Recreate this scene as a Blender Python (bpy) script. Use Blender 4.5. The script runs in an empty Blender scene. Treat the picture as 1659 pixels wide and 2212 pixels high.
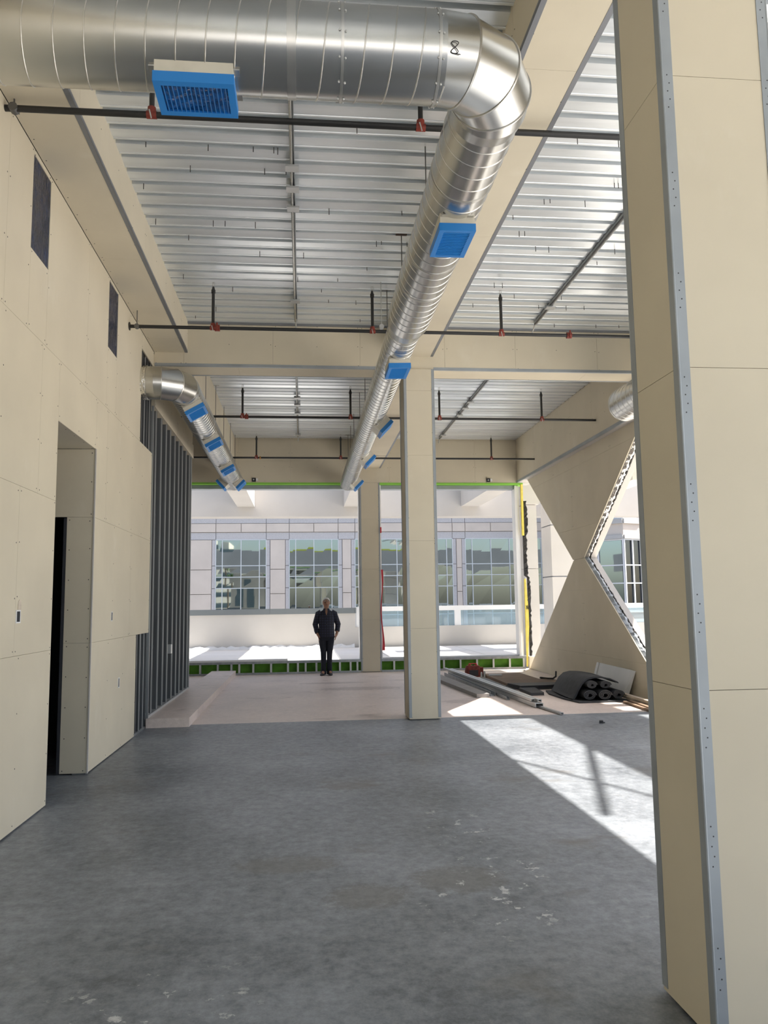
import bpy, bmesh, math, random
from mathutils import Vector, Matrix
random.seed(7)
D = bpy.data
SC = bpy.context.scene
COL = SC.collection
V = Vector
PI = math.pi

# ------------------------------------------------------------------ camera, sky, sun, exposure
cam_d = D.cameras.new('camera')
cam_d.sensor_fit = 'VERTICAL'
cam_d.sensor_height = 24.0
cam_d.lens = 24.0 * 1724.05 / 2212.0
cam_d.clip_start = 0.05
cam_d.clip_end = 1000
cam = D.objects.new('camera', cam_d)
COL.objects.link(cam)
cam.matrix_world = Matrix(((0.9948035, 0.0020898, -0.1017921, 0.0),
                           (-0.1008693, -0.1156187, -0.9881587, 0.0),
                           (-0.0138342, 0.9932915, -0.1148071, 1.58),
                           (0, 0, 0, 1)))
SC.camera = cam

world = D.worlds.new('world')
SC.world = world
world.use_nodes = True
wn = world.node_tree
wn.nodes.clear()
w_out = wn.nodes.new('ShaderNodeOutputWorld')
w_bg = wn.nodes.new('ShaderNodeBackground')
w_sky = wn.nodes.new('ShaderNodeTexSky')
w_sky.sky_type = 'NISHITA'
w_sky.sun_disc = False
w_sky.sun_elevation = math.radians(52)
w_sky.sun_rotation = math.radians(90)
w_sky.air_density = 1.0
w_sky.dust_density = 2.5
w_sky.ozone_density = 1.0
w_bg.inputs['Strength'].default_value = 0.20
wn.links.new(w_sky.outputs[0], w_bg.inputs['Color'])
wn.links.new(w_bg.outputs[0], w_out.inputs['Surface'])

sun_d = D.lights.new('sun', 'SUN')
sun_d.energy = 9.5
sun_d.angle = math.radians(0.45)
sun_d.color = (1.0, 0.94, 0.85)
sun = D.objects.new('sun', sun_d)
COL.objects.link(sun)
sun.rotation_euler = V((-0.78, -0.02, -1.0)).to_track_quat('-Z', 'Y').to_euler()
sun.location = (12, 8, 16)

SC.view_settings.view_transform = 'Standard'
SC.view_settings.look = 'None'
SC.view_settings.gamma = 1.0
SC.view_settings.use_curve_mapping = False
SC.view_settings.exposure = 0.58

# ------------------------------------------------------------------ materials
MATS = {}
def mat(name, color, rough=0.6, metal=0.0, spec=0.5, noise=None, bump=None, extra=None):
    """noise=(scale, detail, amount, (sx,sy,sz)); bump=(scale, strength, (sx,sy,sz))"""
    m = D.materials.new(name)
    m.use_nodes = True
    nt = m.node_tree
    b = nt.nodes['Principled BSDF']
    b.inputs['Base Color'].default_value = (*color, 1)
    b.inputs['Roughness'].default_value = rough
    b.inputs['Metallic'].default_value = metal
    b.inputs['Specular IOR Level'].default_value = spec
    tc = nt.nodes.new('ShaderNodeTexCoord')
    def tex(sc, det, st):
        mp = nt.nodes.new('ShaderNodeMapping')
        mp.inputs['Scale'].default_value = st
        nt.links.new(tc.outputs['Object'], mp.inputs['Vector'])
        n = nt.nodes.new('ShaderNodeTexNoise')
        n.inputs['Scale'].default_value = sc
        n.inputs['Detail'].default_value = det
        nt.links.new(mp.outputs[0], n.inputs['Vector'])
        return n
    if noise:
        sc, det, amt, st = noise
        n = tex(sc, det, st)
        r = nt.nodes.new('ShaderNodeValToRGB')
        r.color_ramp.elements[0].position = 0.3
        r.color_ramp.elements[1].position = 0.7
        r.color_ramp.elements[0].color = (*[c * (1 - amt) for c in color], 1)
        r.color_ramp.elements[1].color = (*[min(1, c * (1 + amt)) for c in color], 1)
        nt.links.new(n.outputs['Fac'], r.inputs[0])
        nt.links.new(r.outputs[0], b.inputs['Base Color'])
    if bump:
        sc, stg, st = bump
        n = tex(sc, 3, st)
        bp = nt.nodes.new('ShaderNodeBump')
        bp.inputs['Strength'].default_value = stg
        bp.inputs['Distance'].default_value = 0.02
        nt.links.new(n.outputs['Fac'], bp.inputs['Height'])
        nt.links.new(bp.outputs[0], b.inputs['Normal'])
    if extra:
        extra(nt, b, tc, tex)
    MATS[name] = m
    return m

one = (1, 1, 1)
def gyp_extra(nt, b, tc, tex):
    src = b.inputs['Base Color'].links[0].from_socket
    n = tex(1.7, 6, (1, 1, .6)); n.inputs['Roughness'].default_value = .65
    r = nt.nodes.new('ShaderNodeValToRGB')
    r.color_ramp.elements[0].position = .60; r.color_ramp.elements[1].position = .78
    r.color_ramp.elements[1].color = (.35, .35, .35, 1)
    nt.links.new(n.outputs['Fac'], r.inputs[0])
    m = nt.nodes.new('ShaderNodeMixRGB'); m.inputs[2].default_value = (.74, .70, .60, 1)
    nt.links.new(r.outputs[0], m.inputs[0]); nt.links.new(src, m.inputs[1]); nt.links.new(m.outputs[0], b.inputs['Base Color'])
mat('gypsum', (0.63, 0.57, 0.445), 0.85, noise=(1.3, 5, 0.05, one), extra=gyp_extra)
mat('gypsum_back', (0.22, 0.22, 0.22), 0.9, noise=(1.5, 3, 0.12, one))
mat('screw', (0.03, 0.03, 0.03), 0.6)
mat('trim', (0.33, 0.36, 0.385), 0.5, 0.3, noise=(3, 3, 0.1, one))
mat('track', (0.24, 0.25, 0.27), 0.5, 0.5)
mat('stud', (0.33, 0.35, 0.36), 0.42, 0.7, noise=(2, 3, 0.15, (4, 4, .3)))
mat('shaded_paper', (0.075, 0.08, 0.085), 0.9, noise=(1.5, 3, 0.15, one))  # grey board backing, darkened further for the shade inside the stud cavity
mat('shaded_stud', (0.15, 0.16, 0.17), 0.45, 0.6, noise=(2, 3, 0.2, (4, 4, .3)))  # stud steel again, with the cavity's shade put into the colour
mat('dark_void', (0.03, 0.032, 0.04), 0.9)  # near-black colour standing in for unlit depth behind openings
mat('galvanized', (0.56, 0.56, 0.54), 0.27, 1.0, noise=(3, 2, 0.06, one))
mat('duct_seam', (0.62, 0.61, 0.58), 0.35, 1.0)
mat('duct_band', (0.58, 0.57, 0.54), 0.32, 1.0, noise=(4, 2, 0.10, one))
mat('register_metal', (0.66, 0.63, 0.54), 0.5, 0.4, noise=(6, 3, 0.08, one))
mat('deck_steel', (0.78, 0.82, 0.85), 0.30, 0.6, noise=(3, 5, 0.08, (.3, 3, 3)))
mat('black_pipe', (0.018, 0.018, 0.018), 0.42)
mat('red_fitting', (0.22, 0.035, 0.022), 0.5)
mat('rod', (0.16, 0.16, 0.16), 0.45, 0.7)
mat('blue_film', (0.010, 0.13, 0.36), 0.16, 0.0, 0.7, noise=(14, 4, 0.35, one), bump=(16, 0.9, (1, 1, 3)))
mat('blue_tape', (0.015, 0.20, 0.58), 0.45)
mat('dark_blue_film', (0.012, 0.02, 0.055), 0.16, 0.0, 0.6, noise=(7, 4, 0.6, one), bump=(9, 1.0, (1, 3, 1)))
mat('foil', (0.75, 0.74, 0.70), 0.2, 1.0, bump=(25, 1.0, one))
mat('stucco', (0.53, 0.505, 0.475), 0.9, noise=(0.9, 5, 0.05, one), bump=(60, 0.05, one))
mat('terrace', (0.66, 0.65, 0.63), 0.8, noise=(0.7, 5, 0.05, one))
mat('side_paving', (0.84, 0.81, 0.76), 0.8, noise=(0.7, 5, 0.05, one))  # made paler than the terrace to bounce more sun indoors
mat('terrace_joint', (0.30, 0.30, 0.31), 0.9)
mat('cap_metal', (0.17, 0.19, 0.20), 0.5, 0.2)
mat('white_metal', (0.78, 0.78, 0.78), 0.45)
mat('stone_pink', (0.68, 0.59, 0.51), 0.8, noise=(0.8, 6, 0.07, one))
mat('stone_grey', (0.56, 0.53, 0.52), 0.8, noise=(40, 3, 0.18, one))
mat('office_glass', (0.36, 0.41, 0.41), 0.02, 1.0, bump=(0.9, 0.02, one))
mat('dark_glass', (0.10, 0.11, 0.12), 0.05, 0.9)
mat('mullion', (0.66, 0.68, 0.68), 0.4, 0.2)
mat('green_board', (0.10, 0.27, 0.02), 0.8, noise=(5, 4, 0.25, one))
mat('green_strip', (0.26, 0.62, 0.08), 0.7)
mat('yellow_foam', (0.80, 0.66, 0.13), 0.8, noise=(9, 4, 0.12, one))
mat('black_membrane', (0.03, 0.028, 0.026), 0.65, bump=(30, 1.0, one))
mat('red_tape', (0.6, 0.03, 0.05), 0.5)
mat('brown_sheet', (0.17, 0.115, 0.08), 0.8, noise=(4, 4, 0.15, one))
mat('black_sheet', (0.022, 0.022, 0.024), 0.6)
mat('grey_sheet', (0.16, 0.165, 0.17), 0.7, noise=(4, 4, 0.1, one))
mat('grey_plank', (0.27, 0.26, 0.25), 0.8, noise=(5, 4, 0.15, (1, 6, 1)))
mat('light_steel', (0.55, 0.56, 0.56), 0.4, 0.6)
mat('rubber', (0.028, 0.03, 0.033), 0.75, noise=(12, 4, 0.25, one), bump=(60, 0.15, one))
mat('rubber_edge', (0.055, 0.057, 0.06), 0.8)
mat('white_plastic', (0.66, 0.67, 0.68), 0.45, noise=(2, 2, 0.05, one))
mat('wood_light', (0.60, 0.52, 0.42), 0.7, noise=(4, 4, 0.15, (6, 1, 6)))
mat('wood_dark', (0.22, 0.15, 0.10), 0.8, noise=(4, 4, 0.2, (6, 1, 6)))
mat('orange_wood', (0.55, 0.27, 0.10), 0.7)
mat('tool_bag', (0.20, 0.045, 0.035), 0.85, noise=(18, 4, 0.4, one))
mat('bag_dark', (0.05, 0.05, 0.055), 0.8)
mat('skin', (0.32, 0.17, 0.11), 0.55)
mat('hair', (0.55, 0.54, 0.52), 0.7, bump=(50, 0.5, one))
mat('jeans', (0.012, 0.014, 0.022), 0.9, noise=(30, 3, 0.2, one))
mat('shoe', (0.03, 0.028, 0.028), 0.6)
mat('eye_dark', (0.02, 0.015, 0.012), 0.4)
mat('mouth_red', (0.16, 0.06, 0.05), 0.6)
mat('button_grey', (0.10, 0.10, 0.11), 0.4)
mat('ink', (0.03, 0.03, 0.03), 0.8)
mat('brown_bracket', (0.06, 0.035, 0.025), 0.6)
mat('brass', (0.45, 0.24, 0.08), 0.35, 0.9)
mat('lime', (0.55, 0.60, 0.05), 0.7)
mat('tower_band', (0.72, 0.66, 0.54), 0.8)
mat('tower_glass', (0.10, 0.14, 0.16), 0.15)
mat('facade_grey', (0.40, 0.38, 0.34), 0.85, noise=(1, 4, 0.06, one))
mat('palm_trunk', (0.12, 0.09, 0.06), 0.9)
mat('palm_leaf', (0.05, 0.09, 0.02), 0.7)
mat('asphalt', (0.20, 0.20, 0.20), 0.9, noise=(0.5, 4, 0.1, one))

def shirt_extra(nt, b, tc, tex):
    mp = nt.nodes.new('ShaderNodeMapping')
    nt.links.new(tc.outputs['Object'], mp.inputs['Vector'])
    w1 = nt.nodes.new('ShaderNodeTexWave'); w1.bands_direction = 'X'; w1.inputs['Scale'].default_value = 5.5
    w2 = nt.nodes.new('ShaderNodeTexWave'); w2.bands_direction = 'Z'; w2.inputs['Scale'].default_value = 5.5
    nt.links.new(mp.outputs[0], w1.inputs['Vector']); nt.links.new(mp.outputs[0], w2.inputs['Vector'])
    mx = nt.nodes.new('ShaderNodeMath'); mx.operation = 'MULTIPLY'
    nt.links.new(w1.outputs['Fac'], mx.inputs[0]); nt.links.new(w2.outputs['Fac'], mx.inputs[1])
    r = nt.nodes.new('ShaderNodeValToRGB')
    r.color_ramp.elements[0].color = (0.012, 0.013, 0.022, 1)
    r.color_ramp.elements[1].color = (0.030, 0.034, 0.075, 1)
    nt.links.new(mx.outputs[0], r.inputs[0]); nt.links.new(r.outputs[0], b.inputs['Base Color'])
mat('shirt', (0.02, 0.02, 0.04), 0.8, extra=shirt_extra, bump=(7, 0.5, one))

def concrete_extra(c_lo, c_hi, c_spot, c_dark, stains=(), chips=()):
    def ex(nt, b, tc, tex):
        N, L = nt.nodes.new, nt.links.new
        def ramp(src, p0, p1, c0=(0, 0, 0, 1), c1=(1, 1, 1, 1)):
            r = N('ShaderNodeValToRGB'); e = r.color_ramp.elements
            e[0].position, e[1].position = p0, p1; e[0].color, e[1].color = c0, c1
            L(src, r.inputs[0]); return r.outputs[0]
        def math_(op, a, b_):
            m = N('ShaderNodeMath'); m.operation = op
            for k, q in enumerate((a, b_)):
                if isinstance(q, (int, float)): m.inputs[k].default_value = q
                else: L(q, m.inputs[k])
            return m.outputs[0]
        def mix(f, a, col):
            m = N('ShaderNodeMixRGB'); L(f, m.inputs[0]); L(a, m.inputs[1]); m.inputs[2].default_value = (*col, 1); return m.outputs[0]
        big = tex(0.7, 9, (1, .8, 1)); big.inputs['Roughness'].default_value = .68
        fine = tex(13.0, 10, (1, .9, 1)); fine.inputs['Roughness'].default_value = .8
        v = math_('ADD', math_('MULTIPLY', big.outputs['Fac'], .5), math_('MULTIPLY', fine.outputs['Fac'], .5))
        col = ramp(v, .40, .60, (*c_lo, 1), (*c_hi, 1))
        sp = tex(1.6, 12, (1, 1.1, 1)); sp.inputs['Roughness'].default_value = .82
        col = mix(ramp(sp.outputs['Fac'], .60, .68, (0, 0, 0, 1), (.55, .55, .55, 1)), col, c_spot)
        st = tex(0.9, 7, (1, 1.6, 1)); st.inputs['Roughness'].default_value = .6
        st.inputs['Vector'].links[0].from_node.inputs['Location'].default_value = (5.3, 2.1, 0)
        col = mix(ramp(st.outputs['Fac'], .60, .72, (0, 0, 0, 1), (.7, .7, .7, 1)), col, c_dark)
        sep = N('ShaderNodeSeparateXYZ'); L(tc.outputs['Object'], sep.inputs[0])
        def blob(cx, cy, rx, ry):
            dx = math_('DIVIDE', math_('SUBTRACT', sep.outputs[0], cx), rx); dy = math_('DIVIDE', math_('SUBTRACT', sep.outputs[1], cy), ry)
            d = math_('ADD', math_('MULTIPLY', dx, dx), math_('MULTIPLY', dy, dy))
            return math_('ADD', d, math_('MULTIPLY', math_('SUBTRACT', fine.outputs['Fac'], .5), 3.2))
        for (cx, cy, rx, ry) in stains:
            col = mix(ramp(blob(cx, cy, rx, ry), .5, 1.2, (.42, .42, .42, 1), (0, 0, 0, 1)), col, c_dark)
        ch = tex(7, 8, one); ch.inputs['Roughness'].default_value = .7
        ch.inputs['Vector'].links[0].from_node.inputs['Location'].default_value = (1.7, 9.1, 0)
        chm = ramp(ch.outputs['Fac'], .59, .62)
        for (cx, cy, rx, ry) in chips:
            k = ramp(blob(cx, cy, rx, ry), .1, 1.0, (1, 1, 1, 1), (0, 0, 0, 1))
            col = mix(math_('MULTIPLY', k, chm), col, (.52, .53, .53))
        L(col, b.inputs['Base Color'])
        mr = N('ShaderNodeMapRange'); mr.inputs['To Min'].default_value = .30; mr.inputs['To Max'].default_value = .58
        L(big.outputs['Fac'], mr.inputs['Value']); L(mr.outputs[0], b.inputs['Roughness'])
        bp = N('ShaderNodeBump'); bp.inputs['Strength'].default_value = .12; bp.inputs['Distance'].default_value = .01
        L(fine.outputs['Fac'], bp.inputs['Height']); L(bp.outputs[0], b.inputs['Normal'])
    return ex
mat('concrete', (0.2, 0.21, 0.23), 0.5, extra=concrete_extra((0.085, 0.097, 0.113), (0.285, 0.308, 0.338), (0.44, 0.45, 0.46), (0.13, 0.12, 0.105),
    stains=((.39, 7.23, .26, .16), (.9, 4.75, .30, .25), (-.1, 5.15, .35, .18), (.35, 4.55, .25, .2)),
    chips=((.95, 4.35, .5, .55), (1.25, 4.9, .35, .5), (-.6, 3.4, .5, .5), (1.1, 5.8, .3, .6))))
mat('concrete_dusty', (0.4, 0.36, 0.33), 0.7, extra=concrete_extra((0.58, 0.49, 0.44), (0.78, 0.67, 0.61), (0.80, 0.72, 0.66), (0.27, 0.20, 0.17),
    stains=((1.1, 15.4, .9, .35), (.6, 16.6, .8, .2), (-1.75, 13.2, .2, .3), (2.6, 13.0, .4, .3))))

# ------------------------------------------------------------------ mesh builder
ORG = {}
class MB:
    def __init__(s):
        s.v = []; s.f = []
    def add(s, vs, fs):
        o = len(s.v); s.v += [V(p) for p in vs]; s.f += [[i + o for i in f] for f in fs]; return s
    def box(s, x0, x1, y0, y1, z0, z1):
        return s.add([(x0, y0, z0), (x1, y0, z0), (x1, y1, z0), (x0, y1, z0), (x0, y0, z1), (x1, y0, z1), (x1, y1, z1), (x0, y1, z1)],
                     [(3, 2, 1, 0), (4, 5, 6, 7), (0, 1, 5, 4), (1, 2, 6, 5), (2, 3, 7, 6), (3, 0, 4, 7)])
    def obox(s, c, a, b, n, ha, hb, hn):
        c, a, b, n = V(c), V(a).normalized(), V(b).normalized(), V(n).normalized()
        vs = [c + a * i * ha + b * j * hb + n * k * hn for k in (-1, 1) for (i, j) in ((-1, -1), (1, -1), (1, 1), (-1, 1))]
        return s.add(vs, [(3, 2, 1, 0), (4, 5, 6, 7), (0, 1, 5, 4), (1, 2, 6, 5), (2, 3, 7, 6), (3, 0, 4, 7)])
    def beam(s, p0, p1, w, h, up=(0, 0, 1)):
        p0, p1 = V(p0), V(p1); d = (p1 - p0)
        u = V(up); sd = d.cross(u).normalized(); u = sd.cross(d).normalized()
        return s.obox((p0 + p1) / 2, d, sd, u, d.length / 2, w / 2, h / 2)
    def prism(s, pts, off):
        pts = [V(p) for p in pts]; off = V(off); n = len(pts)
        return s.add(pts + [p + off for p in pts], [list(range(n))[::-1], list(range(n, 2 * n))] + [(i, (i + 1) % n, n + (i + 1) % n, n + i) for i in range(n)])
    def cyl(s, p0, p1, r, n=12, r1=None, caps=True):
        p0, p1 = V(p0), V(p1); d = (p1 - p0).normalized(); r1 = r if r1 is None else r1
        u = d.orthogonal().normalized(); w = d.cross(u)
        vs = []
        for p, rr in ((p0, r), (p1, r1)):
            vs += [p + (u * math.cos(2 * PI * i / n) + w * math.sin(2 * PI * i / n)) * rr for i in range(n)]
        fs = [(i, (i + 1) % n, n + (i + 1) % n, n + i) for i in range(n)]
        if caps: fs += [list(range(n))[::-1], list(range(n, 2 * n))]
        return s.add(vs, fs)
    def tube(s, path, r, n=8, caps=True):
        path = [V(p) for p in path]; rings = []
        u = None
        for i, p in enumerate(path):
            d = (path[min(i + 1, len(path) - 1)] - path[max(i - 1, 0)]).normalized()
            u = d.orthogonal().normalized() if u is None else (u - d * u.dot(d)).normalized()
            w = d.cross(u)
            rr = r[i] if isinstance(r, (list, tuple)) else r
            rings.append([p + (u * math.cos(2 * PI * k / n) + w * math.sin(2 * PI * k / n)) * rr for k in range(n)])
        return s.rings(rings, caps)
    def rings(s, rings, caps=True, closed=True):
        n = len(rings[0]); vs = [p for r in rings for p in r]; fs = []
        for j in range(len(rings) - 1):
            for i in range(n if closed else n - 1):
                k = (i + 1) % n
                fs.append((j * n + i, j * n + k, (j + 1) * n + k, (j + 1) * n + i))
        if caps:
            fs += [list(range(n))[::-1], list(range((len(rings) - 1) * n, len(rings) * n))]
        return s.add(vs, fs)
    def disc(s, c, nrm, r, n=6, h=0.002):
        c, nrm = V(c), V(nrm).normalized()
        return s.cyl(c - nrm * h, c + nrm * h, r, n)
    def sphere(s, c, rx, ry, rz, nu=16, nv=10, zmin=-1.0):
        c = V(c); rings = []
        a0 = math.asin(max(-1, zmin)) 
        for j in range(nv + 1):
            a = a0 + (PI / 2 - a0) * j / nv
            rr = max(0.001, math.cos(a))
            rings.append([c + V((rx * rr * math.cos(2 * PI * i / nu), ry * rr * math.sin(2 * PI * i / nu), rz * math.sin(a))) for i in range(nu)])
        return s.rings(rings)
    def build(s, name, m, parent=None, smooth=False, kind=None, org=None, fixn=True):
        if parent is not None: o = ORG[parent.name]
        elif org is not None: o = V(org)
        else:
            xs = [p.x for p in s.v]; ys = [p.y for p in s.v]; zs = [p.z for p in s.v]
            o = V(((min(xs) + max(xs)) / 2, (min(ys) + max(ys)) / 2, min(zs)))
        me = D.meshes.new(name)
        me.from_pydata([p - o for p in s.v], [], s.f)
        if fixn:
            bm = bmesh.new(); bm.from_mesh(me)
            bmesh.ops.recalc_face_normals(bm, faces=bm.faces)
            bm.to_mesh(me); bm.free()
        me.materials.append(MATS[m])
        if smooth:
            for p in me.polygons: p.use_smooth = True
            try: me.set_sharp_from_angle(angle=math.radians(40))
            except Exception: pass
        ob = D.objects.new(name, me); COL.objects.link(ob)
        ORG[ob.name] = o.copy()
        if parent is not None: ob.parent = parent
        else: ob.location = o
        if kind: ob['kind'] = kind
        return ob

def empty(name, loc, label=None, cat=None, group=None, kind=None):
    e = D.objects.new(name, None); COL.objects.link(e); e.location = loc
    e.empty_display_size = 0.2
    ORG[e.name] = V(loc)
    return tag(e, label, cat, group, kind)
def tag(o, label=None, cat=None, group=None, kind=None):
    if label: o['label'] = label
    if cat: o['category'] = cat
    if group: o['group'] = group
    if kind: o['kind'] = kind
    return o
def clone(o, parent, off, name=None):
    c = o.copy(); COL.objects.link(c); c.parent = parent
    c.location = o.location + V(off)
    ORG[c.name] = ORG[o.name] + V(off)
    return c

T = 0.016        # gypsum board thickness
G = 0.0011       # half joint
def board(parent, ax, plane, side, u0, u1, v0, v1, screws=None, edge=True, m='gypsum', step=0.3, mid=True):
    """board lying in plane <ax>=plane, outward normal side*ax; (u,v) = remaining axes in order"""
    a, b = plane - side * T, plane
    lo, hi = min(a, b), max(a, b)
    mb = MB(); u0, u1, v0, v1 = u0 + G, u1 - G, v0 + G, v1 - G
    if ax == 0: mb.box(lo, hi, u0, u1, v0, v1)
    elif ax == 1: mb.box(u0, u1, lo, hi, v0, v1)
    else: mb.box(u0, u1, v0, v1, lo, hi)
    ob = mb.build('gypsum_board', m, parent)
    if screws is not None:
        e = 0.03
        def put(u, v):
            u += random.uniform(-.006, .006); v += random.uniform(-.012, .012)
            p = {0: (plane, u, v), 1: (u, plane, v), 2: (u, v, plane)}[ax]
            n = [0, 0, 0]; n[ax] = side
            screws.disc(p, n, 0.0055, 6, 0.0012)
        nu = max(1, round((u1 - u0 - 2 * e) / step)); nv = max(1, round((v1 - v0 - 2 * e) / step))
        if edge:
            for i in range(nv + 1):
                vv = v0 + e + (v1 - v0 - 2 * e) * i / nv
                put(u0 + e, vv); put(u1 - e, vv)
                if mid and u1 - u0 > 0.7:
                    k = int((u1 - u0) / 0.61)
                    for q in range(1, k): put(u0 + (u1 - u0) * q / k, vv)
    return ob

def clip(poly, axis, val, keep_less):
    out = []
    for i in range(len(poly)):
        p, q = poly[i], poly[(i + 1) % len(poly)]
        pin = (p[axis] <= val) == keep_less; qin = (q[axis] <= val) == keep_less
        if pin: out.append(p)
        if pin != qin:
            t = (val - p[axis]) / (q[axis] - p[axis])
            out.append((p[0] + (q[0] - p[0]) * t, p[1] + (q[1] - p[1]) * t))
    return out

# ------------------------------------------------------------------ floor
fl = MB().box(-3.6, 5.75, -8.2, 11.24, -0.25, 0).build('floor', 'concrete', kind='structure', org=(0, 0, 0))
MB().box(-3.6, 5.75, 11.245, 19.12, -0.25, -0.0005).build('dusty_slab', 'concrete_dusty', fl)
pl = MB().prism([(-2.06, 11.03, 0), (-1.50, 11.05, 0), (-1.52, 18.78, 0), (-2.06, 18.78, 0)], (0, 0, .12))
tag(pl.build('raised_curb', 'concrete_dusty'), 'low raised concrete curb with a chipped end running along the steel stud wall', 'curb')

# ------------------------------------------------------------------ ceiling deck
ceil = MB().box(-3.6, 5.65, -8.2, 19.4, 5.70, 5.95).build('ceiling', 'stucco', kind='structure')
PITCH = 0.2235
def deck_profile(y0, nr):
    pts = []
    zb, zt = 5.568, 5.69
    for i in range(nr):
        y = y0 + i * PITCH
        k = (.011, .0, .004)[i % 3]
        pts += [(y, zt), (y + .046, zt), (y + .058, zb + k), (y + .176, zb), (y + .180, zb + .009), (y + .188, zb + .009), (y + .192, zb), (y + .212, zb)]
    pts.append((y0 + nr * PITCH - .002, zt))
    return pts
def deck_bay(x0, x1, ystart, yend):
    y = ystart
    base = {}
    while y < yend - 0.05:
        nr = min(3, max(1, int(round((yend - y) / PITCH))))
        if nr in base:
            o, yy = base[nr]
            clone(o, ceil, (0, y - yy, 0))
        else:
            pr = deck_profile(y, nr)
            mb = MB()
            n = len(pr)
            mb.add([(x0, a, b) for a, b in pr] + [(x1, a, b) for a, b in pr], [(i, i + 1, n + i + 1, n + i) for i in range(n - 1)])
            o = mb.build('deck_sheet', 'deck_steel', ceil, fixn=False)
            base[nr] = (o, y)
        y += nr * PITCH
deck_bay(-1.60, 1.43, -7.9, 11.1)
deck_bay(1.87, 5.25, -7.9, 11.1)
deck_bay(-1.60, 1.43, 11.58, 19.0)
deck_bay(1.87, 5.25, 11.58, 19.0)
# small black deck fasteners
sc = MB()
for (x0, x1) in ((-1.5, 1.3), (2.0, 5.1)):
    for y in range(20):
        for k in range(7):
            if random.random() < .3:
                yy = 4.2 + y * 2 * PITCH / 1.0 * .78; xx = random.uniform(x0, x1)
                sc.cyl((xx, yy, 5.50 + random.uniform(0, .03)), (xx, yy, 5.57), .004, 5)
sc.build('deck_fastener', 'screw', ceil, kind='stuff')
# steel angle that closes the deck against the cross beam
MB().box(-1.6, 5.25, 11.06, 11.1, 5.545, 5.57).build('deck_closure_angle', 'track', ceil)

# ------------------------------------------------------------------ left wall
wl = MB()
BACK = -2.078
def wrect(y0, y1, z0, z1): wl.box(-2.20, BACK, y0, y1, z0, z1)
wrect(-8.0, 6.88, 0, 3.66)
wrect(-8.0, 6.05, 3.66, 5.66); wrect(6.50, 8.50, 3.66, 5.66); wrect(8.94, 10.27, 3.66, 5.66)
wrect(6.05, 6.50, 3.66, 4.32); wrect(6.05, 6.50, 5.10, 5.66); wrect(8.50, 8.94, 3.66, 4.34); wrect(8.50, 8.94, 5.10, 5.66)
wrect(6.88, 8.145, 3.185, 3.66); wrect(8.145, 10.27, 0, 3.66)
wrect(10.27, 11.10, 1.25, 3.67); wrect(10.27, 11.10, 4.93, 5.66)
wall_l = wl.build('wall_left', 'gypsum_back', kind='structure')
S = MB()
X0 = -2.06
def lb(y0, y1, z0, z1, **k): board(wall_l, 0, X0, 1, y0, y1, z0, z1, S, step=.4, **k)
lb(-8.0, -1.8, 0.012, 1.245); lb(-1.8, 2.2, 0.012, 1.245); lb(2.2, 4.64, .012, 1.245); lb(4.64, 6.89, .012, 1.245); lb(8.135, 10.30, .012, 1.245)
lb(-8.0, -1.8, 1.245, 2.48); lb(-1.8, 3.6, 1.245, 2.48); lb(3.6, 6.035, 1.245, 2.48); lb(6.035, 6.89, 1.245, 2.48); lb(8.135, 9.88, 1.245, 2.48); lb(9.88, 11.10, 1.245, 2.48)
lb(-8.0, -1.8, 2.48, 3.69); lb(-1.8, 4.0, 2.48, 3.69); lb(4.0, 6.43, 2.48, 3.69); lb(6.43, 6.89, 2.48, 3.69); lb(6.89, 8.135, 3.172, 3.69); lb(8.135, 8.60, 2.48, 3.69); lb(8.60, 11.10, 2.48, 3.69)
lb(-8.0, -1.8, 3.69, 5.13); lb(-1.8, 3.1, 3.69, 5.13); lb(3.1, 5.57, 3.69, 5.13); lb(5.57, 6.065, 3.69, 5.13); lb(6.065, 6.49, 3.69, 4.33); lb(6.065, 6.49, 5.085, 5.13)
lb(6.49, 7.71, 3.69, 5.13); lb(7.71, 8.51, 3.69, 5.13); lb(8.51, 8.93, 3.69, 4.355); lb(8.51, 8.93, 5.09, 5.13); lb(8.93, 10.28, 3.69, 5.13); lb(10.28, 11.10, 4.915, 5.13)
# bare studs seen in the two gaps of the wall
proto = MB().box(-2.17, -2.075, 10.42, 10.425, 0.02, 1.25).box(-2.17, -2.165, 10.42, 10.46, .02, 1.25).box(-2.08, -2.075, 10.42, 10.46, .02, 1.25).build('steel_stud', 'shaded_stud', wall_l)
for dy in (.22, .42, .62): clone(proto, wall_l, (0, dy, 0))
proto = MB().box(-2.17, -2.075, 10.40, 10.405, 3.67, 4.93).box(-2.17, -2.165, 10.40, 10.44, 3.67, 4.93).box(-2.08, -2.075, 10.40, 10.44, 3.67, 4.93).build('steel_stud', 'shaded_stud', wall_l)
for dy in (.35, .62): clone(proto, wall_l, (0, dy, 0))
MB().box(-2.19, -2.175, 10.28, 11.1, 0.02, 1.24).build('cavity_paper', 'shaded_paper', wall_l)
MB().box(-2.19, -2.175, 10.28, 11.1, 3.67, 4.92).build('cavity_paper', 'shaded_paper', wall_l)
for y, z0, z1 in ((10.62, .03, 1.24), (10.86, .03, 1.24), (10.58, 3.69, 4.9), (10.93, 3.69, 4.9)):
    MB().box(-2.08, -2.068, y, y + .008, z0, z1).build('lit_stud_lip', 'light_steel', wall_l)  # pale strips: light on the stud edges put into the colour
MB().box(-2.17, -2.072, 10.29, 11.12, 0, .03).build('floor_track', 'stud', wall_l)
MB().box(-2.075, -2.045, 11.095, 11.13, 0.0, 4.36).build('end_trim', 'stud', wall_l)
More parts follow.
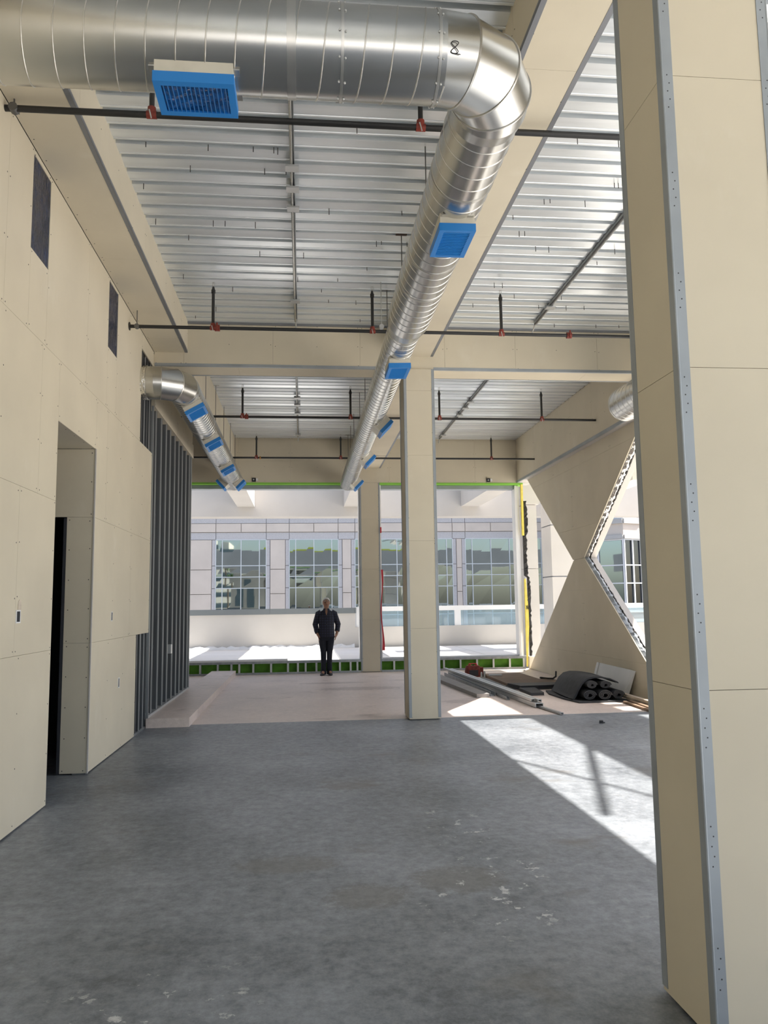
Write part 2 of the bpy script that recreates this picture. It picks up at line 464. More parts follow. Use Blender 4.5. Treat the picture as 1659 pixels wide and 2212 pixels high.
# jamb boards of the doorway (deep far jamb, head)
JX = -2.316
S2 = S
board(wall_l, 1, 8.128, -1, JX, X0 + .0, 0.012, 1.245, S, step=.3, mid=False)
board(wall_l, 1, 8.128, -1, JX, X0, 1.245, 2.48, S, step=.3, mid=False)
board(wall_l, 1, 8.128, -1, -3.2, X0, 2.48, 3.165, S, step=.3, mid=False)
board(wall_l, 2, 3.168, -1, -3.2, X0, 6.895, 8.128, S, step=.3)
MB().box(-3.2, X0 - .018, 6.875, 6.89, 0.01, 3.17).build('near_jamb', 'gypsum_back', wall_l)
for z in (0.012,): MB().box(-2.062, -2.05, 8.12, 8.137, 0.01, 3.165).build('corner_bead', 'stucco', wall_l)
MB().box(JX - .03, JX, 8.13, 8.20, 0.01, 2.47).build('inner_jamb', 'dark_void', wall_l)  # dark strip, the doorway's gloom is in its colour
S.build('drywall_screw', 'screw', wall_l, kind='stuff')
# room behind, its dimness painted into near-black walls
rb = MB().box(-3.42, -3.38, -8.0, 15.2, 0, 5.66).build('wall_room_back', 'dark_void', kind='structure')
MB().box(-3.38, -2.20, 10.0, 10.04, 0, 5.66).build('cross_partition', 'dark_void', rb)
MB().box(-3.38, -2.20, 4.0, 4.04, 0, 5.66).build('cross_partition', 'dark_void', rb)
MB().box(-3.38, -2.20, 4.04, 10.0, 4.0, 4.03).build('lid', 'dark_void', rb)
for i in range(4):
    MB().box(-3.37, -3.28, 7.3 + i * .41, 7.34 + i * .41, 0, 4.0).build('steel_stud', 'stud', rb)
# door_1 : the tall dark doorway leaf frame seen inside
# covered windows
for i, (y0, y1, z0, z1) in enumerate(((6.068, 6.487, 4.333, 5.082), (8.513, 8.927, 4.358, 5.087))):
    w = MB()
    n = 10
    pts = []
    for a in range(n + 1):
        for b in range(n + 1):
            edge = a in (0, n) or b in (0, n)
            pts.append((-2.064 - (0 if edge else random.uniform(0, .012)), y0 + (y1 - y0) * a / n, z0 + (z1 - z0) * b / n))
    fs = [(a * (n + 1) + b, (a + 1) * (n + 1) + b, (a + 1) * (n + 1) + b + 1, a * (n + 1) + b + 1) for a in range(n) for b in range(n)]
    w.add(pts, fs)
    wo = w.build('window_%d' % (i + 1), 'dark_blue_film', smooth=True, kind='structure')
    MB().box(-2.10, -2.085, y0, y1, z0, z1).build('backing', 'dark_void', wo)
# junction boxes on the left wall
bx = empty('switch_box', (-2.06, 6.09, 1.50), 'open metal switch box in a rough cut hole below an arched notch', 'junction box')
MB().box(-2.066, -2.056, 6.055, 6.125, 1.49, 1.565).build('box_opening', 'dark_void', bx)
mb = MB()
for (a, b, c, d) in ((6.045, 6.055, 1.48, 1.575), (6.125, 6.135, 1.48, 1.575), (6.055, 6.125, 1.48, 1.49), (6.055, 6.125, 1.565, 1.575)): mb.box(-2.062, -2.054, a, b, c, d)
mb.build('box_rim', 'white_metal', bx)
arc = [(-2.0585, 6.085 + .03 + .035 * math.cos(t * PI / 10), 1.60 + .05 * math.sin(t * PI / 10)) for t in range(11)]
arc = [(-2.0585, 6.15, 1.575)] + arc + [(-2.0585, 6.08, 1.575)]
MB().prism(arc, (.002, 0, 0)).build('paper_tear', 'wood_light', bx)
for (y, z, h, lab) in ((8.98, 1.49, .05, 'small metal switch box beside the doorway at chest height'), (9.39, .745, .055, 'small metal outlet box low on the wall right of the doorway')):
    bx = empty('outlet_box', (-2.06, y, z), lab, 'junction box')
    MB().box(-2.066, -2.0575, y - .022, y + .022, z - h + .008, z + h - .008).build('box_opening', 'dark_void', bx)
    mb = MB()
    mb.box(-2.061, -2.055, y - .032, y - .022, z - h, z + h).box(-2.061, -2.055, y + .022, y + .032, z - h, z + h).box(-2.061, -2.055, y - .022, y + .022, z - h, z - h + .008).box(-2.061, -2.055, y - .022, y + .022, z + h - .008, z + h)
    mb.build('box_rim', 'white_metal', bx)

# ------------------------------------------------------------------ steel stud wall beyond
sw = MB().box(-2.24, -2.225, 11.12, 15.0, .12, 4.4).build('wall_stud_partition', 'shaded_paper', kind='structure')
st = MB().box(-2.21, -2.06, 11.40, 11.404, .15, 4.36).box(-2.21, -2.206, 11.40, 11.44, .15, 4.36).box(-2.064, -2.06, 11.40, 11.44, .15, 4.36).build('steel_stud', 'shaded_stud', sw)
lip = MB().box(-2.075, -2.0585, 11.397, 11.404, .15, 4.36).build('lit_stud_lip', 'light_steel', sw)  # pale edge strip, colour stands in for light caught on the stud
for i in range(1, 9):
    for q in (st, lip): clone(q, sw, (0, i * .42 + (.02 if i % 3 else -.01), 0))
MB().box(-2.21, -2.05, 14.93, 15.0, .15, 4.36).build('end_stud', 'stud', sw)
MB().box(-2.22, -2.045, 11.13, 15.0, .12, .15).build('floor_track', 'light_steel', sw)
for z in (1.0, 2.9):
    MB().box(-2.15, -2.13, 11.2, 14.95, z, z + .04).build('bridging_channel', 'shaded_stud', sw)
MB().box(-2.10, -2.05, 12.93, 13.05, .86, 1.0).build('electrical_box', 'light_steel', sw)
# gypsum band over the studs
S = MB()
board(sw, 0, -2.03, 1, 11.1, 13.1, 4.35, 4.59, S); board(sw, 0, -2.03, 1, 13.1, 15.05, 4.35, 4.59, S)
board(sw, 0, -2.05, 1, 11.1, 12.6, 4.59, 5.10, S); board(sw, 0, -2.05, 1, 12.6, 15.05, 4.59, 5.10, S)
MB().box(-2.20, -2.05, 11.1, 15.04, 4.36, 4.56).build('band_core', 'gypsum', sw)
S.build('drywall_screw', 'screw', sw, kind='stuff')

# ------------------------------------------------------------------ clad beams
def clad_beam_y(name, x0, x1, y0, y1, zb, zt, label, seams, left=True, right=True, trim_l=True, trim_r=True, tz=None):
    o = empty(name, ((x0 + x1) / 2, (y0 + y1) / 2, zb), label, 'beam')
    MB().box(x0 + .03, x1 - .03, y0, y1, zb + .03, zt).build('beam_core', 'gypsum_back', o)
    S = MB(); ys = [y0] + seams + [y1]
    for a, b in zip(ys[:-1], ys[1:]):
        board(o, 2, zb, -1, x0, x1, a, b, S)
        if left: board(o, 0, x0, -1, a, b, zb, zt, S)
        if right: board(o, 0, x1, 1, a, b, zb, zt, S)
    W = .035
    if trim_l: MB().box(x0 - .002, x0 + W, y0, y1, zb - .002, zb + .004).box(x0 - .002, x0 + .001, y0, y1, zb, zb + W).build('corner_bead', 'track', o)
    if trim_r: MB().box(x1 - W, x1 + .002, y0, y1, zb - .002, zb + .004).box(x1 - .001, x1 + .002, y0, y1, zb, zb + W).build('corner_bead', 'track', o)
    S.build('drywall_screw', 'screw', o, kind='stuff')
    return o
clad_beam_y('clad_beam', -2.055, -1.60, -8.0, 11.1, 5.13, 5.655, 'gypsum clad beam along the top of the wall with the two covered windows', [3.2, 5.6, 8.05, 10.5], left=False, trim_l=False)
clad_beam_y('clad_beam', 1.42, 1.885, -8.0, 11.1, 5.135, 5.655, 'gypsum clad beam running overhead right of the long duct to the middle column', [2.4, 4.85, 7.3, 9.75])
clad_beam_y('clad_beam', 1.42, 1.885, 11.58, 19.0, 4.86, 5.655, 'gypsum clad beam behind the middle column, ending above the far column', [14.0, 16.4])
clad_beam_y('clad_beam', -2.05, -1.60, 11.58, 19.0, 4.95, 5.655, 'gypsum clad beam above the steel studs beside the elbow duct', [12.8, 15.2, 17.6], left=False, trim_l=False)
# cross beam
o = empty('cross_beam', (1.6, 11.34, 4.94), 'wide gypsum clad cross beam spanning the room on the middle column', 'beam')
MB().box(-2.05, 5.25, 11.13, 11.55, 4.97, 5.655).build('beam_core', 'gypsum_back', o)
S = MB(); xs = [-2.055, -1.65, -.41, .83, 2.06, 3.11, 4.35, 5.25]
for a, b in zip(xs[:-1], xs[1:]):
    board(o, 1, 11.1, -1, a, b, 4.94, 5.57, S)
    board(o, 1, 11.58, 1, a, b, 4.94, 5.57, S)
for a, b in ((-2.055, -.9), (-.9, 1.455), (1.455, 1.89), (1.89, 4.2), (4.2, 5.25)): board(o, 2, 4.94, -1, a, b, 11.1, 11.58, S)
MB().box(-2.05, 1.43, 11.097, 11.10, 4.94, 4.975).box(-2.05, 1.43, 11.098, 11.135, 4.936, 4.941).build('corner_bead', 'trim', o)
MB().box(1.89, 5.25, 11.097, 11.10, 4.94, 4.975).box(1.89, 5.25, 11.098, 11.135, 4.936, 4.941).build('corner_bead', 'trim', o)
MB().box(-2.05, 5.25, 11.545, 11.583, 4.936, 4.941).build('corner_bead', 'trim', o)
S.build('drywall_screw', 'screw', o, kind='stuff')

# ------------------------------------------------------------------ columns
def column(name, x0, x1, y0, y1, zt, label, seams, bead=.045, w=None, bm='trim', perf=False, sides=(1, 1, 1, 1)):
    o = empty(name, ((x0 + x1) / 2, (y0 + y1) / 2, 0), label, 'column')
    MB().box(x0 + .03, x1 - .03, y0 + .03, y1 - .03, 0, zt).build('column_core', 'gypsum_back', o)
    S = MB(); zs = [0.012] + seams + [zt]
    for a, b in zip(zs[:-1], zs[1:]):
        if sides[0]: board(o, 0, x0, -1, y0, y1, a, b, S, step=.3)
        if sides[1]: board(o, 0, x1, 1, y0, y1, a, b, S, step=.3)
        if sides[2]: board(o, 1, y0, -1, x0, x1, a, b, S, step=.3)
        if sides[3]: board(o, 1, y1, 1, x0, x1, a, b, S, step=.3)
    e = .003
    for (cx, sx) in ((x0, -1), (x1, 1)):
        for (cy, sy) in ((y0, -1), (y1, 1)):
            xa, xb = sorted((cx + sx * e, cx - sx * bead)); ya, yb = sorted((cy + sy * e, cy - sy * bead))
            b = MB()
            b.box(xa, xb, *sorted((cy, cy + sy * e)), .03, zt)
            b.box(*sorted((cx, cx + sx * e)), ya, yb, .03, zt)
            b.cyl((cx, cy, .03), (cx, cy, zt), .005, 8)
            b.build('corner_bead', bm, o)
    if perf:
        h = MB()
        z = .2
        while z < zt:
            for k in range(5):
                zz = z + k * .035
                off = .018 + (.008 if k % 2 else 0)
                for cx, sx in ((x0, 1), (x1, -1)):
                    h.disc((cx + sx * off, y0 - e, zz), (0, -1, 0), .003, 6, .0006)
            z += .42
        h.build('bead_hole', 'screw', o, kind='stuff')
    S.build('drywall_screw', 'screw', o, kind='stuff')
    return o
column('clad_column', 1.458, 1.925, 2.885, 3.315, 5.135, 'gypsum clad column with wide grey corner beads, nearest to the viewer', [1.245, 2.48, 3.70], bead=.043, perf=True)
column('clad_column', 1.453, 1.888, 11.075, 11.56, 4.94, 'gypsum clad column standing alone under the middle of the cross beam', [1.24, 2.46, 3.68, 4.62], bead=.035)
column('clad_column', 1.376, 1.852, 19.0, 19.45, 4.498, 'gypsum clad column between the two far window openings', [1.217, 2.42, 3.62], bead=.03)
column('clad_column', 5.27, 5.62, 11.0, 11.42, 4.51, 'gypsum clad column at the right wall mostly hidden behind the nearest column', [1.24, 2.46, 3.68], bead=.035)

# ------------------------------------------------------------------ far wall header, low wall, frames
wf = MB().box(-3.4, 5.62, 19.02, 19.40, 4.50, 5.66).build('wall_far', 'stucco', kind='structure')
S = MB(); xs = [-3.4, -2.75, -1.51, -.28, 1.0, 2.1, 3.15, 4.21, 5.254]
for a, b in zip(xs[:-1], xs[1:]): board(wf, 1, 19.0, -1, a, b, 4.50, 5.60, S)
S.build('drywall_screw', 'screw', wf, kind='stuff')
MB().box(-3.4, 1.37, 18.99, 19.36, 4.455, 4.50).build('green_head_strip', 'green_strip', wf)
MB().box(1.86, 5.40, 18.99, 19.36, 4.455, 4.50).build('green_head_strip', 'green_strip', wf)
MB().box(-3.4, 1.37, 19.10, 19.34, 4.36, 4.45).build('head_flashing', 'trim', wf)
MB().box(1.86, 5.22, 19.10, 19.34, 4.36, 4.45).build('head_flashing', 'trim', wf)
for (a, b) in ((1.345, 1.37), (1.86, 1.885)):
    MB().box(a, b, 19.05, 19.34, .30, 4.45).build('jamb_strip', 'white_metal', wf)
MB().box(1.362, 1.376, 18.995, 19.04, .30, 4.45).build('jamb_edge', 'track', wf)
MB().box(5.20, 5.245, 19.05, 19.34, .28, 4.44).box(5.26, 5.32, 19.10, 19.36, .28, 4.44).build('jamb_frame', 'white_metal', wf)
def low_wall(x0, x1, studs, label, zsill=.30):
    o = empty('low_stud_wall', ((x0 + x1) / 2, 19.1, 0), label, 'low wall')
    MB().box(x0, x1, 19.13, 19.15, .0, zsill).build('green_sheathing', 'green_board', o)
    MB().box(x0, x1, 19.0, 19.13, 0.0, .022).box(x0, x1, 19.0, 19.004, .022, .045).build('floor_track', 'stud', o)
    MB().box(x0, x1, 19.0, 19.16, zsill - .02, zsill + .0).box(x0, x1, 19.0, 19.004, zsill - .055, zsill - .02).build('top_track', 'stud', o)
    for s in studs:
        MB().box(s - .022, s + .022, 19.003, 19.008, .03, zsill - .03).box(s + .018, s + .022, 19.008, 19.12, .03, zsill - .03).build('steel_stud', 'light_steel', o)
    return o
o = low_wall(-3.3, 1.37, [-2.75, -2.35, -1.95, -1.64, -1.46, -1.14, -.73, -.34, -.11, .07, .32, .62, .87, 1.12, 1.28], 'low steel stud wall with green sheathing behind the standing man')
MB().box(-3.3, -.35, 19.0, 19.3, .30, .34).build('sill_board', 'white_metal', o)
o = low_wall(1.86, 5.33, [2.15, 2.55, 2.95, 3.34, 3.74, 4.14, 4.54, 4.94, 5.28], 'low steel stud wall with green sheathing behind the red tool bag')
MB().box(1.86, 5.33, 19.15, 19.36, .30, .325).build('sill_board', 'white_metal', o)
# black electrical boxes on the header
for x, lab in ((-1.14, 'small black electrical box on the header left of the long duct end'), (4.543, 'small black electrical box on the header near the right corner')):
    o = empty('header_box', (x, 18.98, 4.52), lab, 'electrical box')
    MB().box(x - .05, x + .04, 18.97, 19.0, 4.52, 4.61).build('box_body', 'black_sheet', o)
    MB().box(x + .045, x + .09, 18.985, 19.0, 4.54, 4.60).build('box_clip', 'white_metal', o)
    MB().cyl((x - .01, 18.96, 4.565), (x - .01, 18.975, 4.565), .018, 10).build('box_knockout', 'light_steel', o)

# ------------------------------------------------------------------ right wall
wr = MB().box(5.27, 5.65, -8.0, 19.02, 4.52, 5.66).build('wall_right', 'stucco', kind='structure')
S = MB(); ys = [-8.0, -3.0, 0, 2.0, 4.4, 6.85, 9.3, 11.1, 11.58, 12.55, 13.8, 15.0, 16.2, 17.5, 19.0]
for a, b in zip(ys[:-1], ys[1:]): board(wr, 0, 5.254, 1 * -1, a, b, 4.51, 5.57, S)
MB().box(5.255, 5.60, -8.0, 19.0, 4.505, 4.52).build('soffit_strip', 'stucco', wr)
MB().box(5.249, 5.253, -8.0, 19.0, 4.508, 4.555).box(5.249, 5.285, -8.0, 19.0, 4.500, 4.506).build('corner_bead', 'trim', wr)
# hourglass panel wall below
lower = [(18.93, 0), (15.525, 2.392), (14.92, 2.42), (11.43, 0)]
upper = [(15.525, 2.392), (18.57, 4.505), (11.95, 4.505), (14.92, 2.42)]
for nm, poly in (('stucco_core', [(19.0, 0)] + lower), ('stucco_core', upper)):
    MB().prism([(5.418, y, z) for y, z in poly], (.23, 0, 0)).build(nm, 'stucco', wr)
bands = [(0, .585, [16.7, 14.19]), (.585, 1.8, [15.055]), (1.8, 2.41, []), (2.41, 3.02, []), (3.02, 4.245, [15.48]), (4.245, 4.51, [16.6, 13.4])]
for z0, z1, vs in bands:
    src = lower if z1 <= 2.41 else upper
    if z0 >= 1.8 and z1 <= 2.41: src = lower
    p = clip(clip(src, 1, z0 + G, False), 1, z1 - G, True)
    cuts = [30] + vs + [0]
    for hi, lo in zip(cuts[:-1], cuts[1:]):
        q = clip(clip(p, 0, hi - G, True), 0, lo + G, False)
        if len(q) > 2:
            MB().prism([(5.40, y, z) for y, z in q], (T, 0, 0)).build('gypsum_board', 'gypsum', wr)
for z0, z1, vs in bands:
    for y in vs:
        k = z0 + .06
        while k < z1:
            S.disc((5.40, y + .03, k), (-1, 0, 0), .006, 6); S.disc((5.40, y - .03, k), (-1, 0, 0), .006, 6); k += .3
S.build('drywall_screw', 'screw', wr, kind='stuff')
MB().box(5.40, 5.65, 18.93, 19.0, 0, .28).build('base_return', 'gypsum', wr)
# ragged foil faced insulation along the openings
def ragged(p0, p1, nrm, w, m, seedv, x0=5.422, amp=.05, n=90):
    rnd = random.Random(seedv)
    p0, p1, nrm = V((0, *p0)), V((0, *p1)), V((0, *nrm)).normalized()
    mb = MB(); rings = []
    for i in range(n + 1):
        t = i / n; p = p0.lerp(p1, t)
        xx = x0 + w * (.55 + .45 * rnd.random())
        h = rnd.uniform(.006, amp)
        rings.append([p + V((x0, 0, 0)) + nrm * .004, p + V((x0 + .4 * w, 0, 0)) + nrm * h, p + V((xx, 0, 0)) + nrm * rnd.uniform(.004, .02), p + V((x0 + .3 * w, 0, 0)) - nrm * .002])
    mb.rings(rings)
    return mb.build('ragged_insulation', m, wr)
ragged((14.92, 2.42), (11.95, 4.50), (-.57, -.82), .10, 'foil', 1)
ragged((14.92, 2.42), (11.95, 4.50), (-.57, -.82), .035, 'black_membrane', 5, x0=5.50, amp=.02)
ragged((14.92, 2.42), (11.43, 0.0), (-.57, .82), .10, 'trim', 2)
ragged((14.92, 2.42), (11.43, 0.0), (-.57, .82), .04, 'black_membrane', 6, x0=5.495, amp=.03)
# corner: yellow foam, torn black membrane
MB().box(5.335, 5.385, 18.95, 19.02, 3.2, 4.46).build('yellow_foam', 'yellow_foam', wr)
MB().prism([(5.345, 18.96, .05), (5.37, 18.96, .05), (5.43, 18.96, 1.0), (5.43, 18.96, 1.35), (5.39, 18.96, 2.15), (5.35, 18.96, 2.15)], (0, .05, 0)).build('yellow_foam', 'yellow_foam', wr)
rnd = random.Random(3)
rings = []
for i in range(71):
    z = .3 + 3.75 * i / 70
    w = .05 + .045 * rnd.random() if (z > 2.2 and z < 3.9) else .03 + .04 * rnd.random()
    x = 5.36 if 2.2 < z < 3.3 else (5.40 if z >= 3.3 else 5.43)
    rings.append([V((x, 18.98, z)), V((x + w, 18.95 + rnd.uniform(0, .03), z)), V((x + w + .02, 19.0, z)), V((x, 19.03, z))])
MB().rings(rings).build('torn_membrane', 'black_membrane', wr)
mb = MB()
for pts in ([(5.405, 1.62), (5.42, 1.67), (5.435, 1.62)], ):
    mb.prism([(x, 18.955, z) for x, z in pts], (0, .003, 0))
def stroke(mb, pts, r=.006):
    mb.tube([(x, 18.955, z) for x, z in pts], r, 5)
stroke(mb, [(5.375, 1.50), (5.39, 1.46), (5.375, 1.41)]); stroke(mb, [(5.41, 1.51), (5.40, 1.46), (5.41, 1.41)])
stroke(mb, [(5.42, 1.455), (5.45, 1.465), (5.44, 1.50), (5.42, 1.47), (5.425, 1.42), (5.45, 1.41)])
mb.build('printed_letters', 'ink', wr)

# exterior white piers beside the hourglass opening
o = empty('stucco_pier', (5.74, 19.8, 0), 'white stucco pier just outside the right corner of the far opening', 'pier')
MB().box(5.56, 5.90, 19.6, 20.0, 0, 2.41).build('lower_block', 'stucco', o)
MB().box(5.56, 5.90, 19.6, 20.0, 2.42, 4.03).build('upper_block', 'stucco', o)
MB().box(5.50, 5.95, 19.5, 20.0, 4.04, 4.6).build('pier_head', 'stucco', o)
o = empty('stucco_pier', (7.5, 22.3, 0), 'broad white stucco pier seen through the hourglass opening, with dark joint lines', 'pier')
MB().box(7.02, 8.1, 22.0, 22.9, 0, 2.28).build('lower_block', 'stucco', o)
MB().box(7.02, 8.1, 22.0, 22.9, 2.31, 3.74).build('middle_block', 'stucco', o)
MB().box(7.02, 8.1, 22.0, 22.9, 3.77, 6.0).build('upper_block', 'stucco', o)
MB().box(7.05, 8.07, 22.03, 22.87, 0, 6.0).build('joint_core', 'track', o)

# ------------------------------------------------------------------ ducts
def frame(d):
    d = V(d).normalized()
    up = V((0, 0, 1)) if abs(d.z) < .9 else V((1, 0, 0))
    s = d.cross(up).normalized()
    return d, s, s.cross(d)
def duct_section(root, p0, p1, r, pitch=.145, phase=0.0, caps=True, seg=72):
    p0, p1 = V(p0), V(p1); d, s, u = frame(p1 - p0); L = (p1 - p0).length
    mb = MB()
    mb.cyl(p0, p1, r, seg, caps=caps)
    ob = mb.build('duct_section', 'galvanized', root, smooth=True)
    sm = MB(); n = 40; N = int(L / pitch * n); rings = []
    for i in range(N + 1):
        t = i / n * pitch; a = 2 * PI * i / n + phase
        dr = s * math.cos(a) + u * math.sin(a)
        c = p0 + d * t
        rings.append([c + dr * (r - .001) - d * .0045, c + dr * (r + .0035) - d * .0015, c + dr * (r + .0035) + d * .0015, c + dr * (r - .001) + d * .0045])
    if len(rings) > 2:
        sm.rings(rings); sm.build('spiral_seam', 'duct_seam', ob, smooth=True)
    return ob
def band(root, p, d, r, w=.05, m='duct_band', name='coupling_band', e=.004):
    p = V(p); d = V(d).normalized()
    return MB().cyl(p - d * w / 2, p + d * w / 2, r + e, 72, caps=True).build(name, m, root, smooth=True)
def elbow(root, C, R, r, angs, zc, m='galvanized'):
    """gored elbow from +X travel to +Y travel around centre C; angs = cut angles in degrees"""
    rings = []
    for a in angs:
        t = math.radians(a)
        rad = V((math.sin(t), -math.cos(t), 0)); c = V((C[0], C[1], zc)) + rad * R
        rings.append([c + rad * r * math.cos(2 * PI * k / 72) + V((0, 0, r * math.sin(2 * PI * k / 72))) for k in range(72)])
    for i in range(len(angs) - 1):
        MB().rings([rings[i], rings[i + 1]], caps=True).build('elbow_gore', m, root, smooth=True)
    for a in angs[1:-1]:
        t = math.radians(a)
        rad = V((math.sin(t), -math.cos(t), 0)); c = V((C[0], C[1], zc)) + rad * R
        band(root, c, (math.cos(t), math.sin(t), 0), r, .010, 'duct_seam', 'gore_seam', .005)
def register(root, axis_pt, along, face, r, L=.40, W=.26, depth=.13, film_full=True):
    """box collar hanging off a duct: face = outward direction"""
    c = V(axis_pt); a = V(along).normalized(); f = V(face).normalized(); b = f.cross(a).normalized()
    d0, d1 = r * .62, r + depth
    bx = MB().obox(c + f * (d0 + d1 - .05) / 2, a, b, f, L / 2, W / 2, (d1 - .05 - d0) / 2).build('register_box', 'register_metal', root)
    # film wrap (open frame) + face
    m = MB(); h0, h1 = d1 - .055, d1; e = .006
    hl, hw = L / 2 + e, W / 2 + e; t = .035
    for sgn in (-1, 1):
        m.obox(c + a * sgn * (hl - t / 2) + f * (h0 + h1) / 2, a, b, f, t / 2, hw, (h1 - h0) / 2)
        m.obox(c + b * sgn * (hw - t / 2) + f * (h0 + h1) / 2, a, b, f, hl - t, t / 2, (h1 - h0) / 2)
    m.build('tape_border', 'blue_tape', bx)
    n = 9
    vs = []; rn = random.Random(int(1000 * (c.x + c.y)))
    for i in range(n + 1):
        for j in range(n + 1):
            vs.append(c + a * (-hl + t + (2 * hl - 2 * t) * i / n) + b * (-hw + t + (2 * hw - 2 * t) * j / n) + f * (h1 - .012 + rn.uniform(-.004, .004)))
    fs = [(i * (n + 1) + j, (i + 1) * (n + 1) + j, (i + 1) * (n + 1) + j + 1, i * (n + 1) + j + 1) for i in range(n) for j in range(n)]
    MB().add(vs, fs).build('plastic_film', 'blue_film', bx)
    k = 15
    for i in range(k):
        p = c + a * (-hl + t + (2 * hl - 2 * t) * (i + .5) / k) + f * (h1 - .006)
        MB().obox(p, a + f * .5, b, f, .0025, hw - t, .006).build('grille_slat', 'blue_tape', bx) if film_full else None
    # flange
    MB().obox(c + f * (r * .93), a, b, f, L / 2 + .03, W * .46, .004).build('mounting_flange', 'duct_band', bx)
    return bx

# main duct (lateral part, elbow, long run)
ZD = 4.45; YL = 3.88; XD = 1.075; RL = .2265; R1 = .213; R2 = .1735
duct = empty('spiral_duct', (XD, YL, ZD), 'large galvanized spiral duct turning overhead and running down the middle of the room', 'duct')
RB = .34
duct_section(duct, (-2.05, YL, ZD), (.205, YL, ZD), RL)
duct_section(duct, (.205, YL, ZD), (XD - RB, YL, ZD), RL, phase=1.0)
band(duct, (.205, YL, ZD), (1, 0, 0), RL, .014, 'duct_seam', 'coupling_band', .006)
band(duct, (-.05, YL, ZD), (1, 0, 0), RL, .045, 'duct_band', 'hanger_strap', .004)
band(duct, (.70, YL, ZD), (1, 0, 0), RL, .014, 'duct_seam', 'coupling_band', .006)
elbow(duct, (XD - RB, YL + RB), RB, RL, (0, 18, 48, 76, 90), ZD)
y_end = YL + RB
MB().cyl((XD, y_end, ZD), (XD, y_end + .10, ZD), RL, 72, R1 + .002).build('elbow_collar', 'galvanized', duct, smooth=True)
js = [y_end + .02, 4.98, 6.15, 6.75, 7.6]
for a, b in zip(js[:-1], js[1:]):
    duct_section(duct, (XD, a, ZD), (XD, b, ZD), R1, phase=a)
for y in js[1:-1]: band(duct, (XD, y, ZD), (0, 1, 0), R1, .03, 'duct_band', 'coupling_band', .005)
MB().cyl((XD, 7.6, ZD), (XD, 7.75, ZD), R1, 72, R1).build('reducer_collar', 'galvanized', duct, smooth=True)
MB().cyl((XD, 7.75, ZD), (XD, 8.02, ZD), R1, 72, R2).build('reducer', 'galvanized', duct, smooth=True)
js = [8.02, 9.5, 11.4, 13.2, 14.3, 16.2, 18.75]
for a, b in zip(js[:-1], js[1:]): duct_section(duct, (XD, a, ZD), (XD, b, ZD), R2, phase=a)
for y in js: band(duct, (XD, y, ZD), (0, 1, 0), R2, .03, 'duct_band', 'coupling_band', .005)
register(duct, (-.531, YL, ZD), (1, 0, 0), (0, -.02, -1), RL, .385, .26, .078)
register(duct, (XD, 5.41, ZD), (0, 1, 0), (.01, 0, -1), R1, .42, .245, .09)
register(duct, (XD, 8.78, ZD), (0, 1, 0), (.03, 0, -1), R2, .44, .235, .09)
for y in (12.0, 14.85, 17.9): register(duct, (XD, y, ZD), (0, 1, 0), (.72, 0, -.69), R2, .40, .24, .13)
for y in (6.52, 8.23, 9.75, 13.4, 14.70, 16.43, 17.55, 18.55):
    h = MB().cyl((XD + .005, y, ZD + (R1 if y < 7.7 else R2)), (XD + .005, y, 5.60), .0055, 6).build('hanger_rod', 'rod', duct)
    MB().box(XD - .055, XD + .065, y - .02, y + .02, 5.575, 5.60).build('deck_bracket', 'brown_bracket', h)
# pencilled figure on the duct
pts = []
for i in range(29):
    t = 2 * PI * i / 28
    xx = .77 + .018 * math.sin(2 * t); zz = .028 * math.cos(t)
    ang = math.radians(-158) + zz / RL
    pts.append((xx, YL + (RL + .003) * math.cos(ang), ZD + (RL + .003) * math.sin(ang)))
pts.append((pts[-1][0] + .03, pts[-1][1], pts[-1][2] - .004)); 
MB().tube(pts, .0022, 5).build('marker_scribble', 'ink', duct)
# screws on duct joints
scm = MB()
for x in (.19, .22, .69, .715):
    for a in range(0, 360, 30):
        ra = math.radians(a + x * 50); scm.sphere((x, YL + (RL + .003) * math.cos(ra), ZD + (RL + .003) * math.sin(ra)), .006, .006, .006, 6, 4)
scm.build('duct_screw', 'light_steel', duct, kind='stuff')

# left duct
XL2, YL2, ZL = -1.59, 10.40, 4.49; RR = .213
ld = empty('spiral_duct', (XL2, 12, ZL), 'galvanized spiral duct with an elbow coming out of the wall opening on the left', 'duct')
RB = .31
band(ld, (-2.035, YL2, ZL), (1, 0, 0), RR, .07, 'foil', 'foil_wrap', .012)
MB().cyl((-2.16, YL2, ZL), (XL2 - RB, YL2, ZL), RR, 72).build('stub_section', 'galvanized', ld, smooth=True)
elbow(ld, (XL2 - RB, YL2 + RB), RB, RR, (0, 12, 45, 78, 90), ZL)
js = [YL2 + RB, 12.6, 13.9, 15.6, 17.3, 18.75]
for a, b in zip(js[:-1], js[1:]): duct_section(ld, (XL2, a, ZL), (XL2, b, ZL), RR - .003, phase=a, pitch=.13)
for y in js: band(ld, (XL2, y, ZL), (0, 1, 0), RR - .003, .03, 'duct_band', 'coupling_band', .005)
for y in (10.98, 13.2, 15.75): register(ld, (XL2, y, ZL), (0, 1, 0), (.5, 0, -.87), RR, .42, .27, .10)
register(ld, (XL2, 18.0, ZL), (0, 1, 0), (.72, 0, -.69), RR, .40, .24, .12); register(ld, (XL2, 18.0, ZL), (0, 1, 0), (-.72, 0, -.69), RR, .40, .24, .12)
for y in (12.9, 14.40, 15.92, 17.38, 18.6):
    h = MB().cyl((XL2 + .03, y, ZL + RR), (XL2 + .03, y, 5.60), .0055, 6).build('hanger_rod', 'rod', ld)
    MB().box(XL2 - .02, XL2 + .09, y - .02, y + .02, 5.572, 5.60).build('deck_bracket', 'brown_bracket', h)
